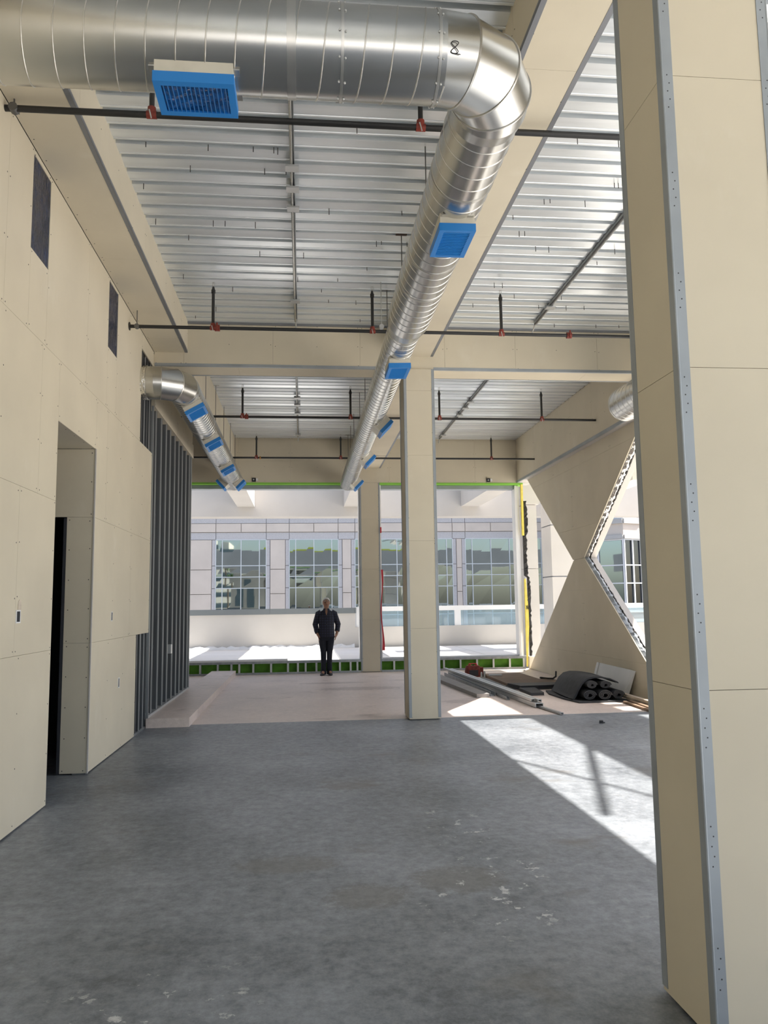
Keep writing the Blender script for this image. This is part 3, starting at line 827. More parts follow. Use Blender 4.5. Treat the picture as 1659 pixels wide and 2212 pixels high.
# right duct
rd = empty('spiral_duct', (4.72, 9, 4.45), 'short end of a spiral duct showing left of the nearest column', 'duct')
duct_section(rd, (4.72, 7.2, 4.45), (4.72, 11.06, 4.45), .243)
band(rd, (4.72, 11.06, 4.45), (0, 1, 0), .243, .03, 'duct_band', 'end_band', .005)
MB().cyl((4.72, 10.7, 4.45 + .24), (4.72, 10.7, 5.60), .0055, 6).build('hanger_rod', 'rod', rd)

# ------------------------------------------------------------------ sprinkler lines
def sprinkler(y, z, x0, x1, sprigs, couplings, label, zt=5.47, rad=.021, down=()):
    o = empty('sprinkler_pipe', ((x0 + x1) / 2, y, z), label, 'pipe')
    MB().cyl((x0, y, z), (x1, y, z), rad, 16).build('branch_pipe', 'black_pipe', o, smooth=True)
    for x in sprigs:
        sp = MB().cyl((x, y, z), (x, y, zt - .09), .0185, 12).build('sprig_pipe', 'black_pipe', o, smooth=True)
        MB().cyl((x, y, zt - .10), (x, y, zt - .06), .025, 10).cyl((x, y, zt - .06), (x, y, zt - .02), .02, 10, .012).build('reducing_bushing', 'black_pipe', sp, smooth=True)
        MB().cyl((x, y, zt - .02), (x, y, zt - .005), .012, 8).cyl((x - .011, y, zt - .005), (x - .011, y, zt + .03), .003, 6).cyl((x + .011, y, zt - .005), (x + .011, y, zt + .03), .003, 6).cyl((x, y, zt + .03), (x, y, zt + .034), .016, 10).build('sprinkler_head', 'light_steel', sp)
        te = MB().cyl((x, y, z - .005), (x, y, z + .055), .029, 12).cyl((x - .035, y, z), (x + .035, y, z), .028, 12)
        te.build('pipe_tee', 'red_fitting', o, smooth=True)
        MB().tube([(x - .012, y - .033, z + .02), (x - .004, y - .035, z - .01), (x + .004, y - .034, z - .045)], .005, 6).build('u_bolt', 'light_steel', o)
    for x in couplings:
        MB().cyl((x - .03, y, z), (x + .03, y, z), .040, 14).cyl((x - .012, y - .05, z - .02), (x + .012, y - .05, z - .02), .012, 6).build('grooved_coupling', 'red_fitting', o, smooth=True)
        MB().cyl((x, y - .045, z - .05), (x, y - .045, z + .05), .011, 8).build('coupling_bolt', 'red_fitting', o)
    return o
o = sprinkler(5.45, 5.06, -2.06, 5.25, [-1.06, .872, 2.50], [], 'black sprinkler pipe crossing just below the big overhead duct', rad=.0235)
MB().cyl((-2.0, 5.45, 5.09), (-2.0, 5.45, 5.13), .006, 6).cyl((-2.0, 5.42, 5.06), (-2.0, 5.48, 5.06), .032, 10).build('pipe_hanger', 'rod', o)
o = sprinkler(9.503, 4.932, -2.06, 5.25, [-1.072, .868, 2.495, 4.26], [-1.02, 3.367], 'black sprinkler pipe with red fittings in front of the cross beam')
MB().cyl((-1.97, 9.503, 4.95), (-1.97, 9.503, 5.13), .006, 6).cyl((-1.97, 9.48, 4.932), (-1.97, 9.525, 4.932), .03, 10).build('pipe_hanger', 'rod', o)
MB().cyl((-2.06, 9.503, 4.932), (-2.05, 9.503, 4.932), .05, 14).build('wall_escutcheon', 'black_pipe', o)
MB().cyl((.98, 9.503, 4.99), (.98, 9.503, 5.57), .005, 6).cyl((.98, 9.47, 4.99), (.98, 9.53, 4.99), .03, 10).build('pipe_hanger', 'light_steel', o)
sprinkler(13.61, 4.815, -2.05, 5.25, [-1.02, .84, 2.41, 4.26], [-.95], 'black sprinkler pipe just behind the cross beam', zt=5.34)
o = sprinkler(17.437, 4.81, -2.55, 5.25, [-1.0, .85, 4.255], [], 'black sprinkler pipe nearest to the far window openings', zt=5.31)
MB().cyl((-.93, 17.437, 4.81), (-.90, 17.437, 4.81), .034, 10).build('brass_coupling', 'brass', o)

# ------------------------------------------------------------------ conduit runs under the deck
def conduit_run(x, y0, y1, plates, label, strut=False):
    o = empty('conduit_run', (x, (y0 + y1) / 2, 5.53), label, 'conduit')
    MB().box(x - .021, x - .015, y0, y1, 5.53, 5.567).box(x + .015, x + .021, y0, y1, 5.53, 5.567).box(x - .021, x + .021, y0, y1, 5.562, 5.567).build('strut_channel', 'stud', o)
    MB().cyl((x - .006, y0, 5.525), (x - .006, y1, 5.525), .011, 10).build('conduit', 'galvanized' if not strut else 'rod', o, smooth=True)
    if strut:
        MB().cyl((x + .02, y0, 5.535), (x + .02, y1, 5.535), .012, 10).build('conduit', 'light_steel', o, smooth=True)
    for y in plates:
        MB().box(x - .06, x + .06, y - .05, y + .05, 5.495, 5.513).box(x - .06, x + .06, y + .05, y + .053, 5.513, 5.562).build('clamp_plate', 'light_steel', o)
    MB().tube([(x, y1, 5.525), (x, y1 + .1, 5.49), (x, y1 + .16, 5.46)], .011, 8).build('conduit_end', 'light_steel', o)
    return o
conduit_run(-.085, 4.3, 10.85, [6.85, 7.22, 7.60, 10.05], 'straight conduit with clamp plates on the deck left of the long duct, near bay')
conduit_run(-.095, 11.7, 18.6, [14.95, 15.5, 16.2, 18.3], 'straight conduit with clamp plates on the far bay deck left of the duct')
conduit_run(3.32, 4.6, 10.75, [10.05], 'steel strut with dark conduit crossing the bright deck right of the long beam', True)
conduit_run(3.30, 11.7, 18.7, [15.1, 15.6, 16.2, 18.2], 'steel strut with dark conduit on the far bay deck beyond the middle column', True)

# ------------------------------------------------------------------ terrace and parapet outside
ter = MB().box(-14, 24, 19.40, 24.85, -.2, .262).build('terrace_floor', 'terrace_joint', kind='structure')
xs_ = [-14] + [-6.6 + 1.25 * i for i in range(-5, 20)]
ys_ = [19.42, 22.11, 24.84]
xs_ = sorted(q for q in xs_ if -14 <= q <= 18) + [24]
for a, b in zip(xs_[:-1], xs_[1:]):
    for c, d in zip(ys_[:-1], ys_[1:]):
        if b - a > .1: MB().box(a + .009, b - .009, c + .009, d - .009, .2, .27).build('paving_slab', 'terrace', ter)
MB().box(5.75, 24, -8.2, 19.40, -.3, -.05).build('side_terrace', 'side_paving', ter)
o = empty('parapet_wall', (-5, 25.0, .27), 'cream stucco parapet wall with a grey metal cap behind the standing man', 'parapet')
MB().box(-14, 1.64, 25.0, 25.25, -.2, 1.315).build('stucco_wall', 'stucco', o)
x = -14
while x < 1.6:
    MB().box(x + .004, min(x + 2.6, 1.66), 24.96, 25.29, 1.315, 1.485).build('metal_cap', 'cap_metal', o); x += 2.6
rings = []
rn = random.Random(4)
for i in range(120):
    xx = -13.9 + 15.5 * i / 119
    rings.append([V((xx, 24.80 - rn.uniform(0, .05), .272)), V((xx, 24.90, .29 + rn.uniform(0, .09))), V((xx, 25.0, .32 + rn.uniform(0, .07))), V((xx, 25.0, .272))])
MB().rings(rings).build('plastic_sheeting', 'white_plastic', o)
o = empty('glass_railing', (6, 25.0, .27), 'low white parapet with white framed glass railing on the right of the terrace', 'railing')
MB().box(1.64, 20, 25.0, 25.25, -.2, .89).build('stucco_wall', 'stucco', o)
MB().box(1.62, 20, 25.02, 25.12, 1.365, 1.51).build('top_rail', 'white_metal', o)
for x in (1.70, 4.87, 8.05, 11.2, 14.4): MB().box(x - .10 if x > 2 else x - .04, x + .10 if x > 2 else x + .04, 25.03, 25.11, .89, 1.365).build('rail_post', 'white_metal', o)
def rail_glass(nt, b, tc, tex):
    b.inputs['Transmission Weight'].default_value = 0.75
    b.inputs['IOR'].default_value = 1.45
mat('rail_glass', (0.62, 0.78, 0.86), 0.02, extra=rail_glass)
for a, b in ((1.74, 4.77), (4.97, 7.95), (8.15, 11.1), (11.3, 14.3)):
    MB().box(a, b, 25.06, 25.075, .89, 1.365).build('glass_pane', 'rail_glass', o)
# canopy outside : fascia and cross beams
o = empty('concrete_canopy', (2, 25.2, 4.35), 'white concrete canopy with cross beams over the terrace outside the far openings', 'canopy')
MB().box(-16, 24, 25.0, 25.6, 4.346, 5.95).build('fascia_beam', 'stucco', o)
for x0, x1 in ((-9.1, -8.58), (-5.55, -5.03), (-2.01, -1.48), (1.30, 1.83), (5.06, 5.64), (8.4, 8.95), (11.9, 12.4)):
    MB().box(x0, x1, 19.42, 25.0, 4.655, 5.6).build('cross_beam', 'stucco', o)
# unseen slab added to block sun outside the patch, ended short for bounce
o = empty('shade_slab', (9.5, 12, 8.0), kind='structure')
MB().box(9.49, 10.9, 5.8, 19.0, 8.0, 8.2).build('slab', 'stucco', o)
for y in (6.6, 12, 18): MB().box(10.0, 10.3, y, y + .3, -.05, 8.0).build('slab_post', 'stucco', o)

def slab_pole(f0, f1, r, label):  # unseen poles, added only for their shadow lines on the sunlit floor
    lift = V((.78, .02, 1.0)) * (8.2 + r + (.1 if r < .03 else 0))
    a, b = V((*f0, 0)) + lift, V((*f1, 0)) + lift
    d = (b - a).normalized()
    if a.x > b.x: a = a - d * 2.2
    else: b = b + d * 2.2
    o = empty('shadow_pole', (a + b) / 2, label, 'pole')
    MB().cyl(a, b, r, 12).build('pole_tube', 'rod', o, smooth=True)
    MB().cyl(a, a + d * .12, r * 1.25, 12).build('end_clamp', 'rod', o, smooth=True)
slab_pole((3.28, 9.23), (2.24, 5.95), .04, 'thick unseen pole added on the shade slab to cast a shadow across the sunlit floor')
slab_pole((2.0, 8.40), (2.83, 6.46), .022, 'thin unseen pole added on the shade slab to cast a shadow across the sunlit floor')

# ------------------------------------------------------------------ opposite office building
YW = 45.0
ob_ = empty('office_building', (3, YW, -3), 'pale stone office building with gridded reflective windows across the street', 'building')
def stone(x0, x1, z0, z1, m, dy=0.0, name='stone_panel'):
    return MB().box(x0 + .015, x1 - .015, YW - .12 + dy, YW + .1, z0 + .015, z1 - .015).build(name, m, ob_)
MB().box(-22, 14.9, YW, YW + 6, -4, 12).build('building_core', 'stone_grey', ob_)
wins = [(-10.6, -7.85), (-4.777, -2.011), (-.73, 2.01), (2.95, 5.70), (6.0, 8.528), (9.279, 12.253), (13.0, 14.45)]
edges = [-13.5] + [q for w in wins for q in w] + [14.9]
zr = [-3.0, -.4, 1.35, 2.565, 3.809, 5.253]
for i in range(0, len(edges), 2):
    a, b = edges[i], edges[i + 1]
    gs = .22
    if b - a > .7:
        for x0, x1 in ((a, a + gs), (b - gs, b)):
            for z0, z1 in zip(zr[:-1], zr[1:]): stone(x0, x1, z0, z1, 'stone_grey', .04)
        a2, b2 = a + gs, b - gs
    else: a2, b2 = a, b
    for z0, z1 in ((-3, -.4), (-.4, 1.0), (1.0, 2.25), (2.25, 3.6), (3.6, 5.253)): stone(a2, b2, z0, z1, 'stone_pink')
x = -13.5
flip = 0
seq = sorted(set([-13.5, 14.9] + [q for w in wins for q in w]))
for a, b in zip(seq[:-1], seq[1:]):
    stone(a, b, 5.253, 5.67, 'stone_grey', .05); stone(a, b, 6.17, 6.55, 'stone_grey', .05)
    if b - a > 2:
        stone(a, (a + b) / 2, 5.67, 6.17, 'stone_pink'); stone((a + b) / 2, b, 5.67, 6.17, 'stone_pink')
    else: stone(a, b, 5.67, 6.17, 'stone_pink')
    stone(a, b, 6.55, 9.0, 'stone_pink')
for (a, b) in wins:
    w = b - a
    xs = [a, a + .13 * w, a + .5 * w, a + .865 * w, b]
    wn_ = MB()
    t = .022
    for xx in xs: wn_.box(xx - t, xx + t, YW - .10, YW - .02, -2.9, 5.253)
    zs = [-2.9, -.4, 1.3, 1.40, 2.565, 3.182, 3.809, 5.253]
    zs = [-2.9, -1.6, -.3, 1.0, 2.565, 3.182, 3.809, 5.253]
    for zz in zs: wn_.box(a, b, YW - .095, YW - .02, zz - t, zz + t)
    wo = wn_.build('window_grid', 'mullion', ob_)
    rn = random.Random(int(a * 10))
    for x0, x1 in zip(xs[:-1], xs[1:]):
        for z0, z1 in zip(zs[:-1], zs[1:]):
            dy = [rn.uniform(-.004, .004) for _ in range(4)]
            MB().add([(x0, YW - .04 + dy[0], z0), (x1, YW - .04 + dy[1], z0), (x1, YW - .04 + dy[2], z1), (x0, YW - .04 + dy[3], z1)], [(0, 1, 2, 3)]).build('glass_pane', 'office_glass', wo)
# bay wing on the right
bw = empty('bay_building', (17, 40, -3), 'pale building wing with a faceted window bay seen through the right opening', 'building')
P0, P1, P2, P3 = (15.55, 40.9), (16.6, 39.9), (17.75, 40.4), (18.6, 42)
def bay_face(a, b, z0, z1, m, off, name):
    a, b = V((*a, 0)), V((*b, 0)); d = (b - a).normalized(); n = V((d.y, -d.x, 0))
    return MB().prism([a + n * off + V((0, 0, z0)), b + n * off + V((0, 0, z0)), b + n * off + V((0, 0, z1)), a + n * off + V((0, 0, z1))], -n * .3).build(name, m, bw)
for a, b in ((P0, P1), (P1, P2), (P2, P3)):
    for (z0, z1, m, off, nm) in ((-3, 1.2, 'stone_pink', .0, 'stone_band'), (4.80, 5.0, 'stucco', .1, 'cornice'), (5.0, 5.6, 'stone_pink', .0, 'stone_band'), (5.6, 5.85, 'stucco', .1, 'cornice'), (7.6, 9.5, 'stone_pink', .0, 'stone_band')):
        bay_face(a, b, z0, z1, m, off, nm)
    for z0, z1 in ((1.2, 4.80), (5.85, 7.6)):
        g = bay_face(a, b, z0, z1, 'office_glass' if a == P0 else 'dark_glass', -.06, 'glass_pane')
        A, B = V((*a, 0)), V((*b, 0)); d = (B - A).normalized(); n = V((d.y, -d.x, 0)); L = (B - A).length
        mm = MB()
        for k in ((0.03, .97) if a == P0 else (0.03, .5, .97)): mm.beam(A + d * L * k + V((0, 0, z0)), A + d * L * k + V((0, 0, z1)), .07, .07, n)
        for zz in (z0 + .04, z0 + (z1 - z0) * .36, z0 + (z1 - z0) * .62, z1 - .04): mm.beam(A + V((0, 0, zz)), B + V((0, 0, zz)), .06, .06)
        mm.build('mullion_grid', 'white_metal', bw)
MB().box(15.0, 15.55, 40.9, 46, -3, 9.5).build('side_wall', 'stone_pink', bw)
MB().box(15.56, 24, 42.0, 46, -3, 9.5).build('back_wall', 'stone_pink', bw)
o = empty('timber_beam', (17, 36, 1.0), 'orange timber beam on the site beyond the right opening', 'timber')
MB().box(14.5, 19, 35.8, 36.1, .75, 1.05).build('beam_body', 'orange_wood', o)
MB().box(14.6, 14.8, 35.85, 36.05, -3, .75).box(18.6, 18.8, 35.85, 36.05, -3, .75).build('beam_post', 'wood_dark', o)
# street level ground
MB().box(-150, 150, -150, 200, -4.2, -4.0).build('ground', 'asphalt', kind='structure')
MB().box(-30, 40, -40, -8.2, -.4, -.05).build('forecourt', 'terrace', kind='structure')

# own building upper front and neighbours, seen mirrored in the office windows
o = empty('building_front', (0, 19.6, 5.7), 'building front with a lime roof band mirrored in the office windows', 'building')
MB().box(-3.6, 9, 19.05, 19.4, 5.66, 6.1).build('upper_wall', 'facade_grey', o)
MB().box(-3.4, 8.8, 17.0, 19.35, 6.1, 6.5).build('roof_band', 'lime', o)
MB().box(-3.6, -3.42, 15.0, 19.4, -.3, 5.66).build('side_return', 'facade_grey', o)
MB().box(-6.1, -3.6, 18.0, 19.4, -.3, 4.6).build('wing_wall', 'facade_grey', o)
for x in (-5.6, -4.7): MB().box(x, x + .6, 19.38, 19.42, 1.6, 3.4).build('wing_window', 'tower_glass', o)
tw = empty('stepped_tower', (-11.4, -36, -4), 'stepped cream tower with dark window bands mirrored in the left office window', 'building')
for i in range(9):
    s_ = max(0, i - 4) * .55
    z = -4 + i * 1.6
    MB().box(-14.6, -8.2 - s_, -42, -30, z, z + .85).build('floor_band', 'tower_band', tw)
    MB().box(-14.4, -8.45 - s_, -41.8, -30.3, z + .85, z + 1.6).build('window_band', 'tower_glass', tw)
MB().box(-13.2, -11.6, -40, -32, 10.4, 11.6).build('plant_room', 'tower_band', tw)
for i, (x, y, h, lab) in enumerate(((-9.3, -13.5, 9.6, 'tallest palm tree mirrored in the left office window'), (-7.6, -9.6, 8.3, 'shortest palm tree mirrored in the left office window'), (-5.4, -13.5, 8.9, 'palm tree standing apart, mirrored in the left office window'))):
    p = empty('palm_tree', (x, y, -4), lab, 'tree')
    MB().tube([(x, y, -4), (x + .08, y, -4 + h / 2), (x, y, -4 + h)], [.16, .12, .10], 8).build('trunk', 'palm_trunk', p, smooth=True)
    for k in range(14):
        a = 2 * PI * k / 14; e = .2 + .4 * (k % 3)
        tip = V((x + 1.1 * math.cos(a), y + 1.1 * math.sin(a), -4 + h + .6 - e * 1.2)); mid = V((x + .6 * math.cos(a), y + .6 * math.sin(a), -4 + h + .5 - e * .3))
        sd = V((-math.sin(a), math.cos(a), 0)) * .16; b0 = V((x, y, -4 + h)); up = V((0, 0, .03))
        MB().add([b0 - sd * .3, b0 + sd * .3, mid + sd, mid - sd, tip, b0 + up, mid + up * 2], [(0, 5, 6, 3), (5, 1, 2, 6), (3, 6, 4), (6, 2, 4)]).build('frond', 'palm_leaf', p)

# ------------------------------------------------------------------ building materials lying on the floor (right)
def channel(p0, p1, w, h, m, label, cat='stud', up=(0, 0, 1), opening=-1, name='steel_channel', group=None):
    p0, p1 = V(p0), V(p1); d = p1 - p0; sd = d.cross(V(up)).normalized(); u = sd.cross(d).normalized(); t = .003
    mb = MB(); c = (p0 + p1) / 2; L = d.length / 2
    mb.obox(c - u * opening * h / 2, d, sd, u, L, w / 2, t)
    mb.obox(c + sd * (w / 2 - t), d, sd, u, L, t, h / 2); mb.obox(c - sd * (w / 2 - t), d, sd, u, L, t, h / 2)
    return tag(mb.build(name, m), label, cat, group)
channel((3.24, 18.3, .098), (3.50, 12.15, .094), .06, .035, 'light_steel', 'long pale steel channel on top of the pile, nearest the middle column')
channel((3.33, 18.1, .098), (3.575, 12.05, .094), .06, .035, 'light_steel', 'long pale steel channel on top of the pile, on its right side')
channel((3.29, 17.9, .038), (3.54, 11.95, .036), .12, .06, 'light_steel', 'long steel channel at the bottom of the pile reaching nearest the viewer')
channel((3.14, 17.6, .04), (3.22, 13.6, .04), .09, .07, 'stud', 'dark steel track lying left of the pale channels', opening=1)
channel((3.315, 14.2, .03), (3.33, 13.0, .03), .05, .05, 'stud', 'dark steel track partly under the pale channels', opening=1)
channel((3.52, 12.2, .02), (3.62, 11.15, .018), .05, .022, 'stud', 'thin dark steel strip sticking out of the front of the channel pile')
channel((3.60, 14.6, .06), (3.62, 13.7, .06), .07, .05, 'stud', 'short steel track clip beside the pale channels', opening=1)
tag(MB().prism([(2.66, 17.2, 0), (2.95, 17.2, 0), (3.12, 13.42, 0), (2.90, 13.40, 0)], (0, 0, .065)).build('concrete_plank', 'grey_plank'), 'grey plank lying flat beside the middle column with its end in the sun', 'plank')
tag(MB().prism([(3.88, 17.3, 0), (4.72, 17.35, 0), (4.70, 15.05, 0), (3.86, 15.0, 0)], (0, 0, .055)).build('brown_board', 'brown_sheet'), 'brown hardboard sheet lying flat near the right wall', 'board')
tag(MB().prism([(4.76, 16.3, .0), (5.1, 16.4, .0), (5.15, 14.6, 0), (4.80, 14.5, 0)], (0, 0, .012)).build('brown_paper', 'brown_sheet'), 'thin brown sheet on the floor along the right wall', 'sheet')
for i, (z, dx, lab) in enumerate(((0, 0, 'black board at the bottom of the stack in front of the brown sheet'), (.04, .03, 'black board on top of the stack in front of the brown sheet'))):
    tag(MB().prism([(3.80 + dx, 14.97, z), (4.72 + dx, 14.95, z), (4.66 + dx, 14.45 + dx, z), (3.90 + dx, 14.4, z)], (0, 0, .036)).build('black_board', 'black_sheet'), lab, 'board')
tag(MB().prism([(3.88, 14.35, 0), (4.18, 14.38, 0), (4.10, 13.55, 0), (3.86, 13.5, 0)], (0, 0, .05)).build('foam_board', 'rubber_edge'), 'dark flat foam board in front of the black boards', 'board')
tag(MB().prism([(3.66, 16.6, 0), (3.78, 16.6, 0), (3.78, 14.0, 0), (3.63, 14.0, 0)], (0, 0, .03)).build('grey_sheet', 'grey_sheet'), 'grey flat sheet between the steel channels and the brown board', 'sheet')
tag(MB().tube([(4.74, 15.9, .074), (4.9, 15.95, .05), (5.05, 16.05, .035), (5.16, 16.2, .06), (5.2, 16.3, .15)], .018, 8).build('black_hose', 'rubber', smooth=True), 'short curved black hose lying by the right wall', 'hose')
tag(MB().beam((4.75, 18.3, .02), (5.12, 18.35, .02), .03, .03).build('white_stick', 'white_metal'), 'small white stick lying by the far right corner', 'stick')
sm = empty('floor_scrap', (3.866, 10.31, 0), 'tiny black scrap alone on the bare floor', 'scrap')
MB().prism([(3.84, 10.30, 0), (3.89, 10.29, 0), (3.90, 10.34, 0), (3.86, 10.35, 0)], (0, 0, .035)).build('scrap_body', 'black_sheet', sm)
MB().prism([(3.89, 10.30, 0), (3.92, 10.31, 0), (3.90, 10.33, 0)], (0, 0, .015)).build('scrap_tab', 'black_sheet', sm)
# tool bag
tb = empty('tool_bag', (3.66, 17.25, .0), 'red and black open tool bag standing on the boards near the far opening', 'bag')
bx0, by0, bz0 = 3.66, 17.25, 0.0
mb = MB(); rings = []
for z, wx, wy in ((0, .15, .10), (.02, .165, .115), (.12, .17, .12), (.20, .155, .10), (.235, .14, .08)):
    rings.append([V((bx0 + wx * math.copysign(abs(math.cos(a)) ** .5, math.cos(a)), by0 + wy * math.copysign(abs(math.sin(a)) ** .5, math.sin(a)), bz0 + z)) for a in [2 * PI * k / 24 for k in range(24)]])
mb.rings(rings).build('bag_body', 'tool_bag', tb, smooth=True)
MB().box(bx0 + .14, bx0 + .21, by0 - .09, by0 + .05, .05, .2).build('side_pocket', 'tool_bag', tb)
MB().box(bx0 - .10, bx0 + .09, by0 - .135, by0 - .115, .03, .15).build('front_pocket', 'bag_dark', tb)
MB().tube([(bx0 - .10, by0, .23), (bx0 - .08, by0, .275), (bx0 + .08, by0, .275), (bx0 + .10, by0, .23)], .012, 8).build('handle', 'red_tape', tb, smooth=True)
for k in range(3): MB().cyl((bx0 - .06 + k * .06, by0 - .03, .2), (bx0 - .07 + k * .07, by0 - .04, .275), .012, 8).build('tool_grip', 'red_tape' if k != 1 else 'bag_dark', tb)
# little levels / bottles next to it
for x, h, lab in ((3.78, .10, 'left one of two tiny metal cans beside the tool bag'), (3.845, .12, 'right one of two tiny metal cans beside the tool bag')):
    c = empty('metal_can', (x, 16.95, .0), lab, 'can')
    MB().cyl((x, 16.95, 0), (x, 16.95, h), .022, 14).build('can_body', 'light_steel', c, smooth=True)
    MB().cyl((x, 16.95, h), (x, 16.95, h + .02), .022, 14, .012).build('can_top', 'light_steel', c, smooth=True)
tag(MB().box(3.90, 4.17, 16.72, 16.80, .055, .085).build('metal_bar', 'light_steel'), 'short metal bar lying on the brown board corner', 'bar')

# rolled rubber mats
def roll(p0, p1, rx, rz, label, turns=2.6, m='rubber'):
    p0, p1 = V(p0), V(p1); d = (p1 - p0).normalized(); sd = d.cross(V((0, 0, 1))).normalized(); u = V((0, 0, 1))
    th = .022; n = int(turns * 22); out = []; inn = []
    for i in range(n + 1):
        a = 2 * PI * turns * i / n; k = 1 - .62 * i / n
        k2 = k - th / rx
        out.append((math.cos(a) * rx * k, math.sin(a) * rz * k)); inn.append((math.cos(a) * rx * k2, math.sin(a) * rz * k2))
    mb = MB()
    sect = out + inn[::-1]; N = len(sect)
    A = [p0 + sd * x + u * z for x, z in sect]; B = [p1 + sd * x + u * z for x, z in sect]
    fs = [(i, (i + 1) % N, N + (i + 1) % N, N + i) for i in range(N)]
    for i in range(n):
        fs.append((i, i + 1, N - 2 - i, N - 1 - i)); fs.append((N + i, N + i + 1, 2 * N - 2 - i, 2 * N - 1 - i))
    mb.add(A + B, fs)
    return tag(mb.build('rolled_mat', m, smooth=True), label, 'mat', 'rolled rubber mats')
roll((4.52, 12.48, .105), (4.60, 14.1, .105), .115, .082, 'rolled dark rubber mat, bottom row, leftmost')
roll((4.76, 12.45, .105), (4.84, 14.1, .105), .120, .082, 'rolled dark rubber mat, bottom row, middle')
roll((5.00, 12.50, .10), (5.06, 14.1, .10), .105, .075, 'rolled dark rubber mat, bottom row, rightmost')
roll((4.57, 12.50, .262), (4.65, 14.0, .262), .09, .066, 'rolled dark rubber mat, top row, left')
roll((4.80, 12.52, .255), (4.88, 14.0, .255), .10, .062, 'rolled dark rubber mat, top row, right')
# folded mat over the left side
rings = []
prof = [(4.28, .018), (4.33, .085), (4.36, .15), (4.43, .26), (4.52, .335), (4.64, .36), (4.78, .352), (4.92, .325), (5.04, .27)]
for y, s, h in ((12.62, 0, 0), (12.9, -.02, .0), (13.3, -.03, .01), (13.7, 0, .0), (14.15, .05, -.03)):
    top = [V((x + s + .05 * (y - 12.6), y, z + h + .02)) for x, z in prof]
    bot = [V((x + s + .02 + .05 * (y - 12.6), y, z + h - .004)) for x, z in prof[::-1]]
    rings.append(top + bot)
tag(MB().rings(rings).build('draped_mat', 'rubber', smooth=True), 'dark rubber mat draped over the rolled mats', 'mat')
rings = []
for x, y, w in ((4.30, 12.35, .9), (4.22, 12.9, .9), (4.20, 13.6, .9), (4.3, 14.1, .9)):
    rings.append([V((x, y, 0.001)), V((x + w, y + .03, 0.001)), V((x + w, y + .03, .016)), V((x, y, .022))])
tag(MB().rings(rings).build('flat_mat', 'rubber'), 'flat dark rubber mat under the rolled mats', 'mat')
# white corrugated tray leaning on the wall
o = empty('plastic_tray', (5.3, 13.55, 0), 'white translucent plastic panel leaning against the right wall behind the mats', 'panel')
MB().prism([(5.37, 14.34, .47), (5.37, 12.86, .45), (5.24, 12.92, .03), (5.24, 14.34, .03)], (.012, 0, 0)).build('panel_sheet', 'white_plastic', o)
MB().prism([(5.365, 12.86, .452), (5.385, 12.72, .44), (5.30, 12.86, .03), (5.235, 12.92, .03)], (.010, 0, 0)).build('side_flap', 'white_plastic', o)
MB().prism([(5.355, 14.36, .475), (5.355, 14.26, .475), (5.225, 14.26, .03), (5.225, 14.36, .03)], (.014, 0, 0)).build('folded_edge', 'white_plastic', o)
# timber on the right
def plank(p0, p1, w, h, m, label):
    mb = MB().beam(p0, p1, w, h)
    return tag(mb.build('timber_plank', m), label, 'plank', 'planks beside the mats')
plank((5.18, 12.75, .075), (5.15, 10.9, .072), .07, .04, 'wood_light', 'pale plank on top beside the rolled mats')
plank((5.20, 12.6, .03), (5.18, 10.8, .03), .09, .04, 'wood_light', 'pale plank on the floor nearest the right wall')
plank((5.09, 12.25, .02), (5.03, 10.9, .02), .08, .038, 'wood_dark', 'dark plank on the floor between the pale planks')
plank((4.99, 12.25, .018), (4.93, 11.0, .018), .05, .03, 'wood_dark', 'thin dark plank nearest the sunlit floor patch')

# red tape hanging on the far column
o = empty('red_tape', (1.90, 18.97, 1.0), 'red barrier tape hanging along the right edge of the far column', 'tape')
mb = MB(); rings = []
for i in range(14):
    t = i / 13
    rings.append([V((1.862 + .02 * math.sin(9 * t), 18.97, 2.4 - 1.9 * t)), V((1.885 + .03 * math.sin(7 * t + 1) + .02 * t, 18.965, 2.4 - 1.9 * t)), V((1.885 + .03 * math.sin(7 * t + 1) + .02 * t, 18.972, 2.4 - 1.9 * t)), V((1.862 + .02 * math.sin(9 * t), 18.977, 2.4 - 1.9 * t))])
mb.rings(rings).build('tape_strip', 'red_tape', o)
MB().box(1.858, 1.888, 18.97, 18.99, 3.28, 3.42).build('tape_tab', 'red_tape', o)

# ------------------------------------------------------------------ the man
man = empty('person', (0.54, 18.45, 0), 'man in a dark shirt and dark jeans standing with hands at his pockets', 'person')
def skin(name, verts, edges, m, parent, root=0, sub=2):
    me = D.meshes.new(name); me.from_pydata([v[:3] for v in verts], edges, [])
    o = D.objects.new(name, me); COL.objects.link(o); o.parent = parent
    ORG[o.name] = ORG[parent.name].copy()
    md = o.modifiers.new('skin', 'SKIN'); md.use_smooth_shade = True
    sv = me.skin_vertices[0].data
    for i, v in enumerate(verts):
        r = v[3]; sv[i].radius = r if isinstance(r, tuple) else (r, r)
        sv[i].use_root = (i == root)
    o.modifiers.new('sub', 'SUBSURF').levels = sub
    o.modifiers['sub'].render_levels = sub
    me.materials.append(MATS[m])
    return o
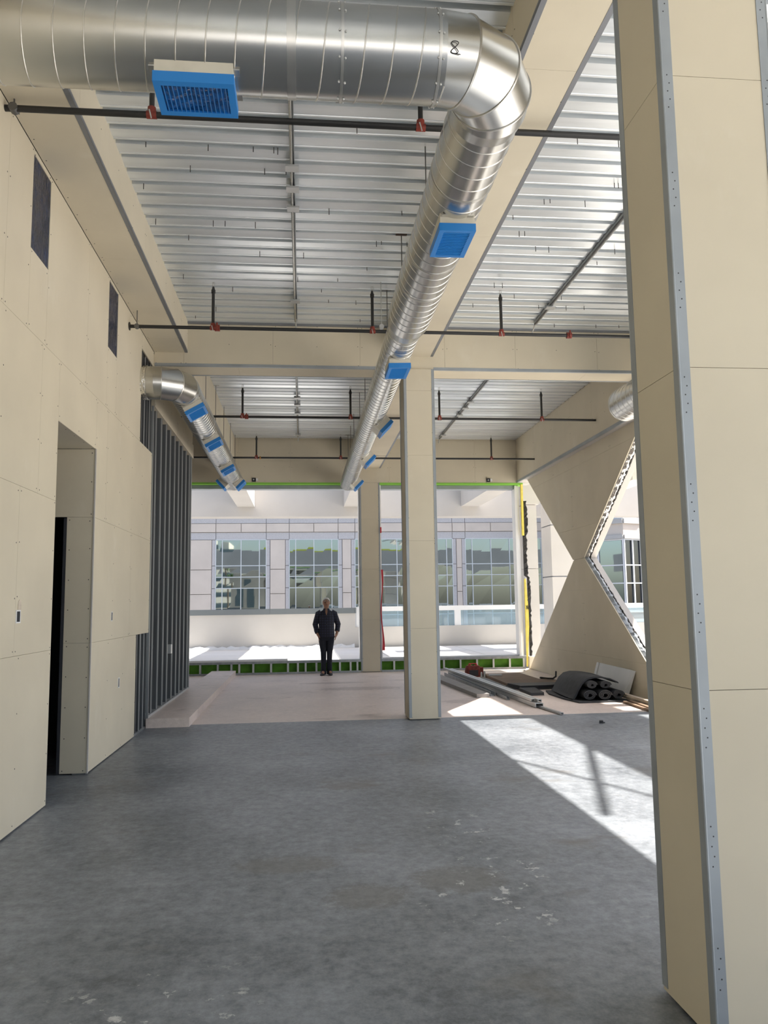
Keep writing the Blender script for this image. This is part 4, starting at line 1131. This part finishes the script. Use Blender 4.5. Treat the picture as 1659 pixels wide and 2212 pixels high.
# body (one continuous figure)
bv = [(0, 0, .93, (.13, .10)), (0, 0, 1.12, (.13, .10)), (0, .005, 1.30, (.15, .10)), (0, .01, 1.42, (.10, .075)), (0, 0, 1.50, (.056, .058)),
      (0, -.012, 1.565, (.066, .072)), (0, -.01, 1.64, (.078, .092)), (0, -.002, 1.705, (.070, .082))]
be = [(0, 1), (1, 2), (2, 3), (3, 4), (4, 5), (5, 6), (6, 7)]
def chain(start, pts):
    p = start
    for q in pts:
        bv.append(q); be.append((p, len(bv) - 1)); p = len(bv) - 1
    return p
ARM = {-1: ((.178, .01, 1.385), (.252, .02, 1.14), (.208, -.045, .935), (.185, -.065, .885)),
       1: ((.178, .01, 1.385), (.268, .02, 1.14), (.240, -.035, .945), (.215, -.060, .885))}
for s_ in (-1, 1):
    chain(0, [(s_ * .080, 0, .86, .080), (s_ * .070, -.01, .50, .055), (s_ * .072, .01, .10, .042), (s_ * .092, -.12, .035, .035)])
    a = ARM[s_]
    w = chain(2, [(s_ * a[0][0], a[0][1], a[0][2], .058), (s_ * a[1][0], a[1][1], a[1][2], .044), (s_ * a[2][0], a[2][1], a[2][2], .032), (s_ * a[3][0], a[3][1], a[3][2], (.024, .040))])
    hx, hy, hz = bv[w][:3]
    for k, (dy, L) in enumerate(((-.030, .070), (-.010, .078), (.010, .072), (.028, .060))):
        chain(w, [(hx - s_ * .004, hy + dy, hz - .028, .0095), (hx - s_ * .012, hy + dy * 1.05, hz - .028 - L * .55, .0088), (hx - s_ * .026, hy + dy, hz - .028 - L, .0078)])
    chain(w, [(hx - s_ * .012, hy - .036, hz + .012, .0105), (hx - s_ * .026, hy - .056, hz - .016, .0095), (hx - s_ * .034, hy - .060, hz - .045, .0085)])
nose = chain(6, [(0, -.108, 1.625, .013)])
for s_ in (-1, 1): chain(6, [(s_ * .086, .012, 1.635, (.010, .022))])
body = skin('body', bv, be, 'skin', man)
o0 = ORG[man.name]
def loc(mb):
    mb.v = [p + o0 for p in mb.v]; return mb
def oval(cx, cy, z, wx, wy, n=28, p=.8, wob=0, ph=0):
    r = []
    for k in range(n):
        t = 2 * PI * k / n; q = 1 + wob * math.sin(5 * t + ph)
        r.append(V((cx + wx * q * math.copysign(abs(math.cos(t)) ** p, math.cos(t)), cy + wy * q * math.copysign(abs(math.sin(t)) ** p, math.sin(t)), z)))
    return r
# trousers: hips and two legs that touch
tr = MB()
tr.rings([oval(0, 0, 1.0, .168, .118), oval(0, 0, .93, .180, .128), oval(0, 0, .84, .183, .130), oval(0, 0, .78, .170, .118)])
for s_ in (-1, 1):
    tr.rings([oval(s_ * .088, 0, .86, .092, .118, 18), oval(s_ * .084, -.003, .76, .092, .110, 18, .9, .02), oval(s_ * .074, -.008, .62, .078, .092, 18, .9, .02, 1), oval(s_ * .068, -.010, .50, .066, .078, 18, .9, .02, 2),
              oval(s_ * .066, .0, .36, .062, .074, 18, .9, .03, 3), oval(s_ * .066, .008, .22, .060, .070, 18, .9, .03, 4), oval(s_ * .068, .008, .11, .061, .072, 18, .9, .04, 5), oval(s_ * .070, .000, .022, .064, .080, 18, .9, .03, 6)])
loc(tr).build('jeans', 'jeans', man, smooth=True)
# loose shirt
sh = MB()
sh.rings([oval(0, -.008, .855, .186, .140, 36, .8, .025), oval(0, -.010, .94, .182, .142, 36, .8, .03, 1), oval(0, -.010, 1.05, .176, .140, 36, .8, .02, 2), oval(0, -.004, 1.18, .178, .135, 36, .8, .015, 3),
          oval(0, .002, 1.30, .190, .128, 36), oval(0, .006, 1.38, .185, .112, 36), oval(0, .008, 1.43, .140, .092, 36), oval(0, .006, 1.465, .082, .074, 36), oval(0, .004, 1.492, .064, .066, 36)])
for s_ in (-1, 1):
    a = ARM[s_]
    P_ = [V((s_ * .115, a[0][1], 1.40)), V((s_ * a[0][0], a[0][1], a[0][2] - .01)), V((s_ * (a[0][0] * .55 + a[1][0] * .45), .018, 1.27)), V((s_ * a[1][0], a[1][1], a[1][2])), V((s_ * (a[1][0] * .5 + a[2][0] * .5), -.01, 1.045)), V((s_ * (a[1][0] * .35 + a[2][0] * .65), -.02, 1.005))]
    if s_ < 0: P_.append(V((s_ * a[2][0] * 1.005, -.043, .945)))
    sh.tube(P_, [.085, .080, .070, .064, .056, .058] + ([.046] if s_ < 0 else []), 16)
shirt = loc(sh).build('shirt', 'shirt', man, smooth=True)
loc(MB().tube([(.249, -.012, 1.018), (.243, -.026, .985)], [.060, .056], 16)).build('rolled_cuff', 'shirt', shirt, smooth=True)
loc(MB().prism([(-.045, -.066, 1.490), (.045, -.066, 1.490), (.012, -.128, 1.385), (0, -.136, 1.34), (-.012, -.128, 1.385)], (0, -.004, 0))).build('neck_opening', 'skin', man)
for s_ in (-1, 1):
    loc(MB().prism([(s_ * .024, -.070, 1.505), (s_ * .070, -.045, 1.500), (s_ * .085, -.100, 1.425), (s_ * .026, -.130, 1.405)], (0, -.010, 0))).build('collar_flap', 'shirt', shirt)
for k in range(5):
    loc(MB().disc((0.004, -.146, 1.31 - k * .085), (0, -1, 0), .006, 8, .003)).build('button', 'button_grey', shirt)
loc(MB().prism([(-.13, -.136, 1.24), (-.05, -.142, 1.24), (-.05, -.142, 1.34), (-.13, -.134, 1.34)], (0, -.006, 0))).build('chest_pocket', 'shirt', shirt)
for s_ in (-1, 1):
    sh = MB(); rings = []
    for y, w, h in ((.075, .030, .05), (.05, .042, .07), (0, .045, .075), (-.06, .046, .06), (-.12, .050, .048), (-.165, .040, .036), (-.188, .018, .02)):
        cx = s_ * .074 + (-.25 if s_ < 0 else .10) * (-y)
        rings.append([V((cx + w * math.cos(a), y - (0.02 if s_ > 0 else 0), max(0.0, h * .5 + h * .55 * math.sin(a)))) for a in [2 * PI * k / 14 for k in range(14)]])
    sh.rings(rings); loc(sh).build('shoe', 'shoe', man, smooth=True)
# hair : thin cap around back and sides of the head
mb = MB(); rings = []
for j in range(9):
    a = -.25 + (PI / 2 + .25) * j / 8
    ring = []
    for k in range(28):
        t = 2 * PI * k / 28
        front = max(0, -math.sin(t))
        aa = a + front * (1.0 - j / 8) * .95
        rr = max(.002, math.cos(aa))
        ring.append(V((.089 * rr * math.cos(t), -.002 + .105 * rr * math.sin(t), 1.655 + .102 * math.sin(aa))))
    rings.append(ring)
mb.rings(rings); loc(mb).build('hair', 'hair', man, smooth=True)
for s in (-1, 1):
    loc(MB().sphere((s * .030, -.088, 1.652), .012, .010, .006, 10, 6)).build('eye', 'eye_dark', body)
    loc(MB().beam((s * .012, -.094, 1.672), (s * .052, -.084, 1.670), .008, .007)).build('eyebrow', 'hair', body)
loc(MB().beam((-.026, -.086, 1.582), (.026, -.086, 1.582), .012, .006)).build('mouth', 'mouth_red', body)
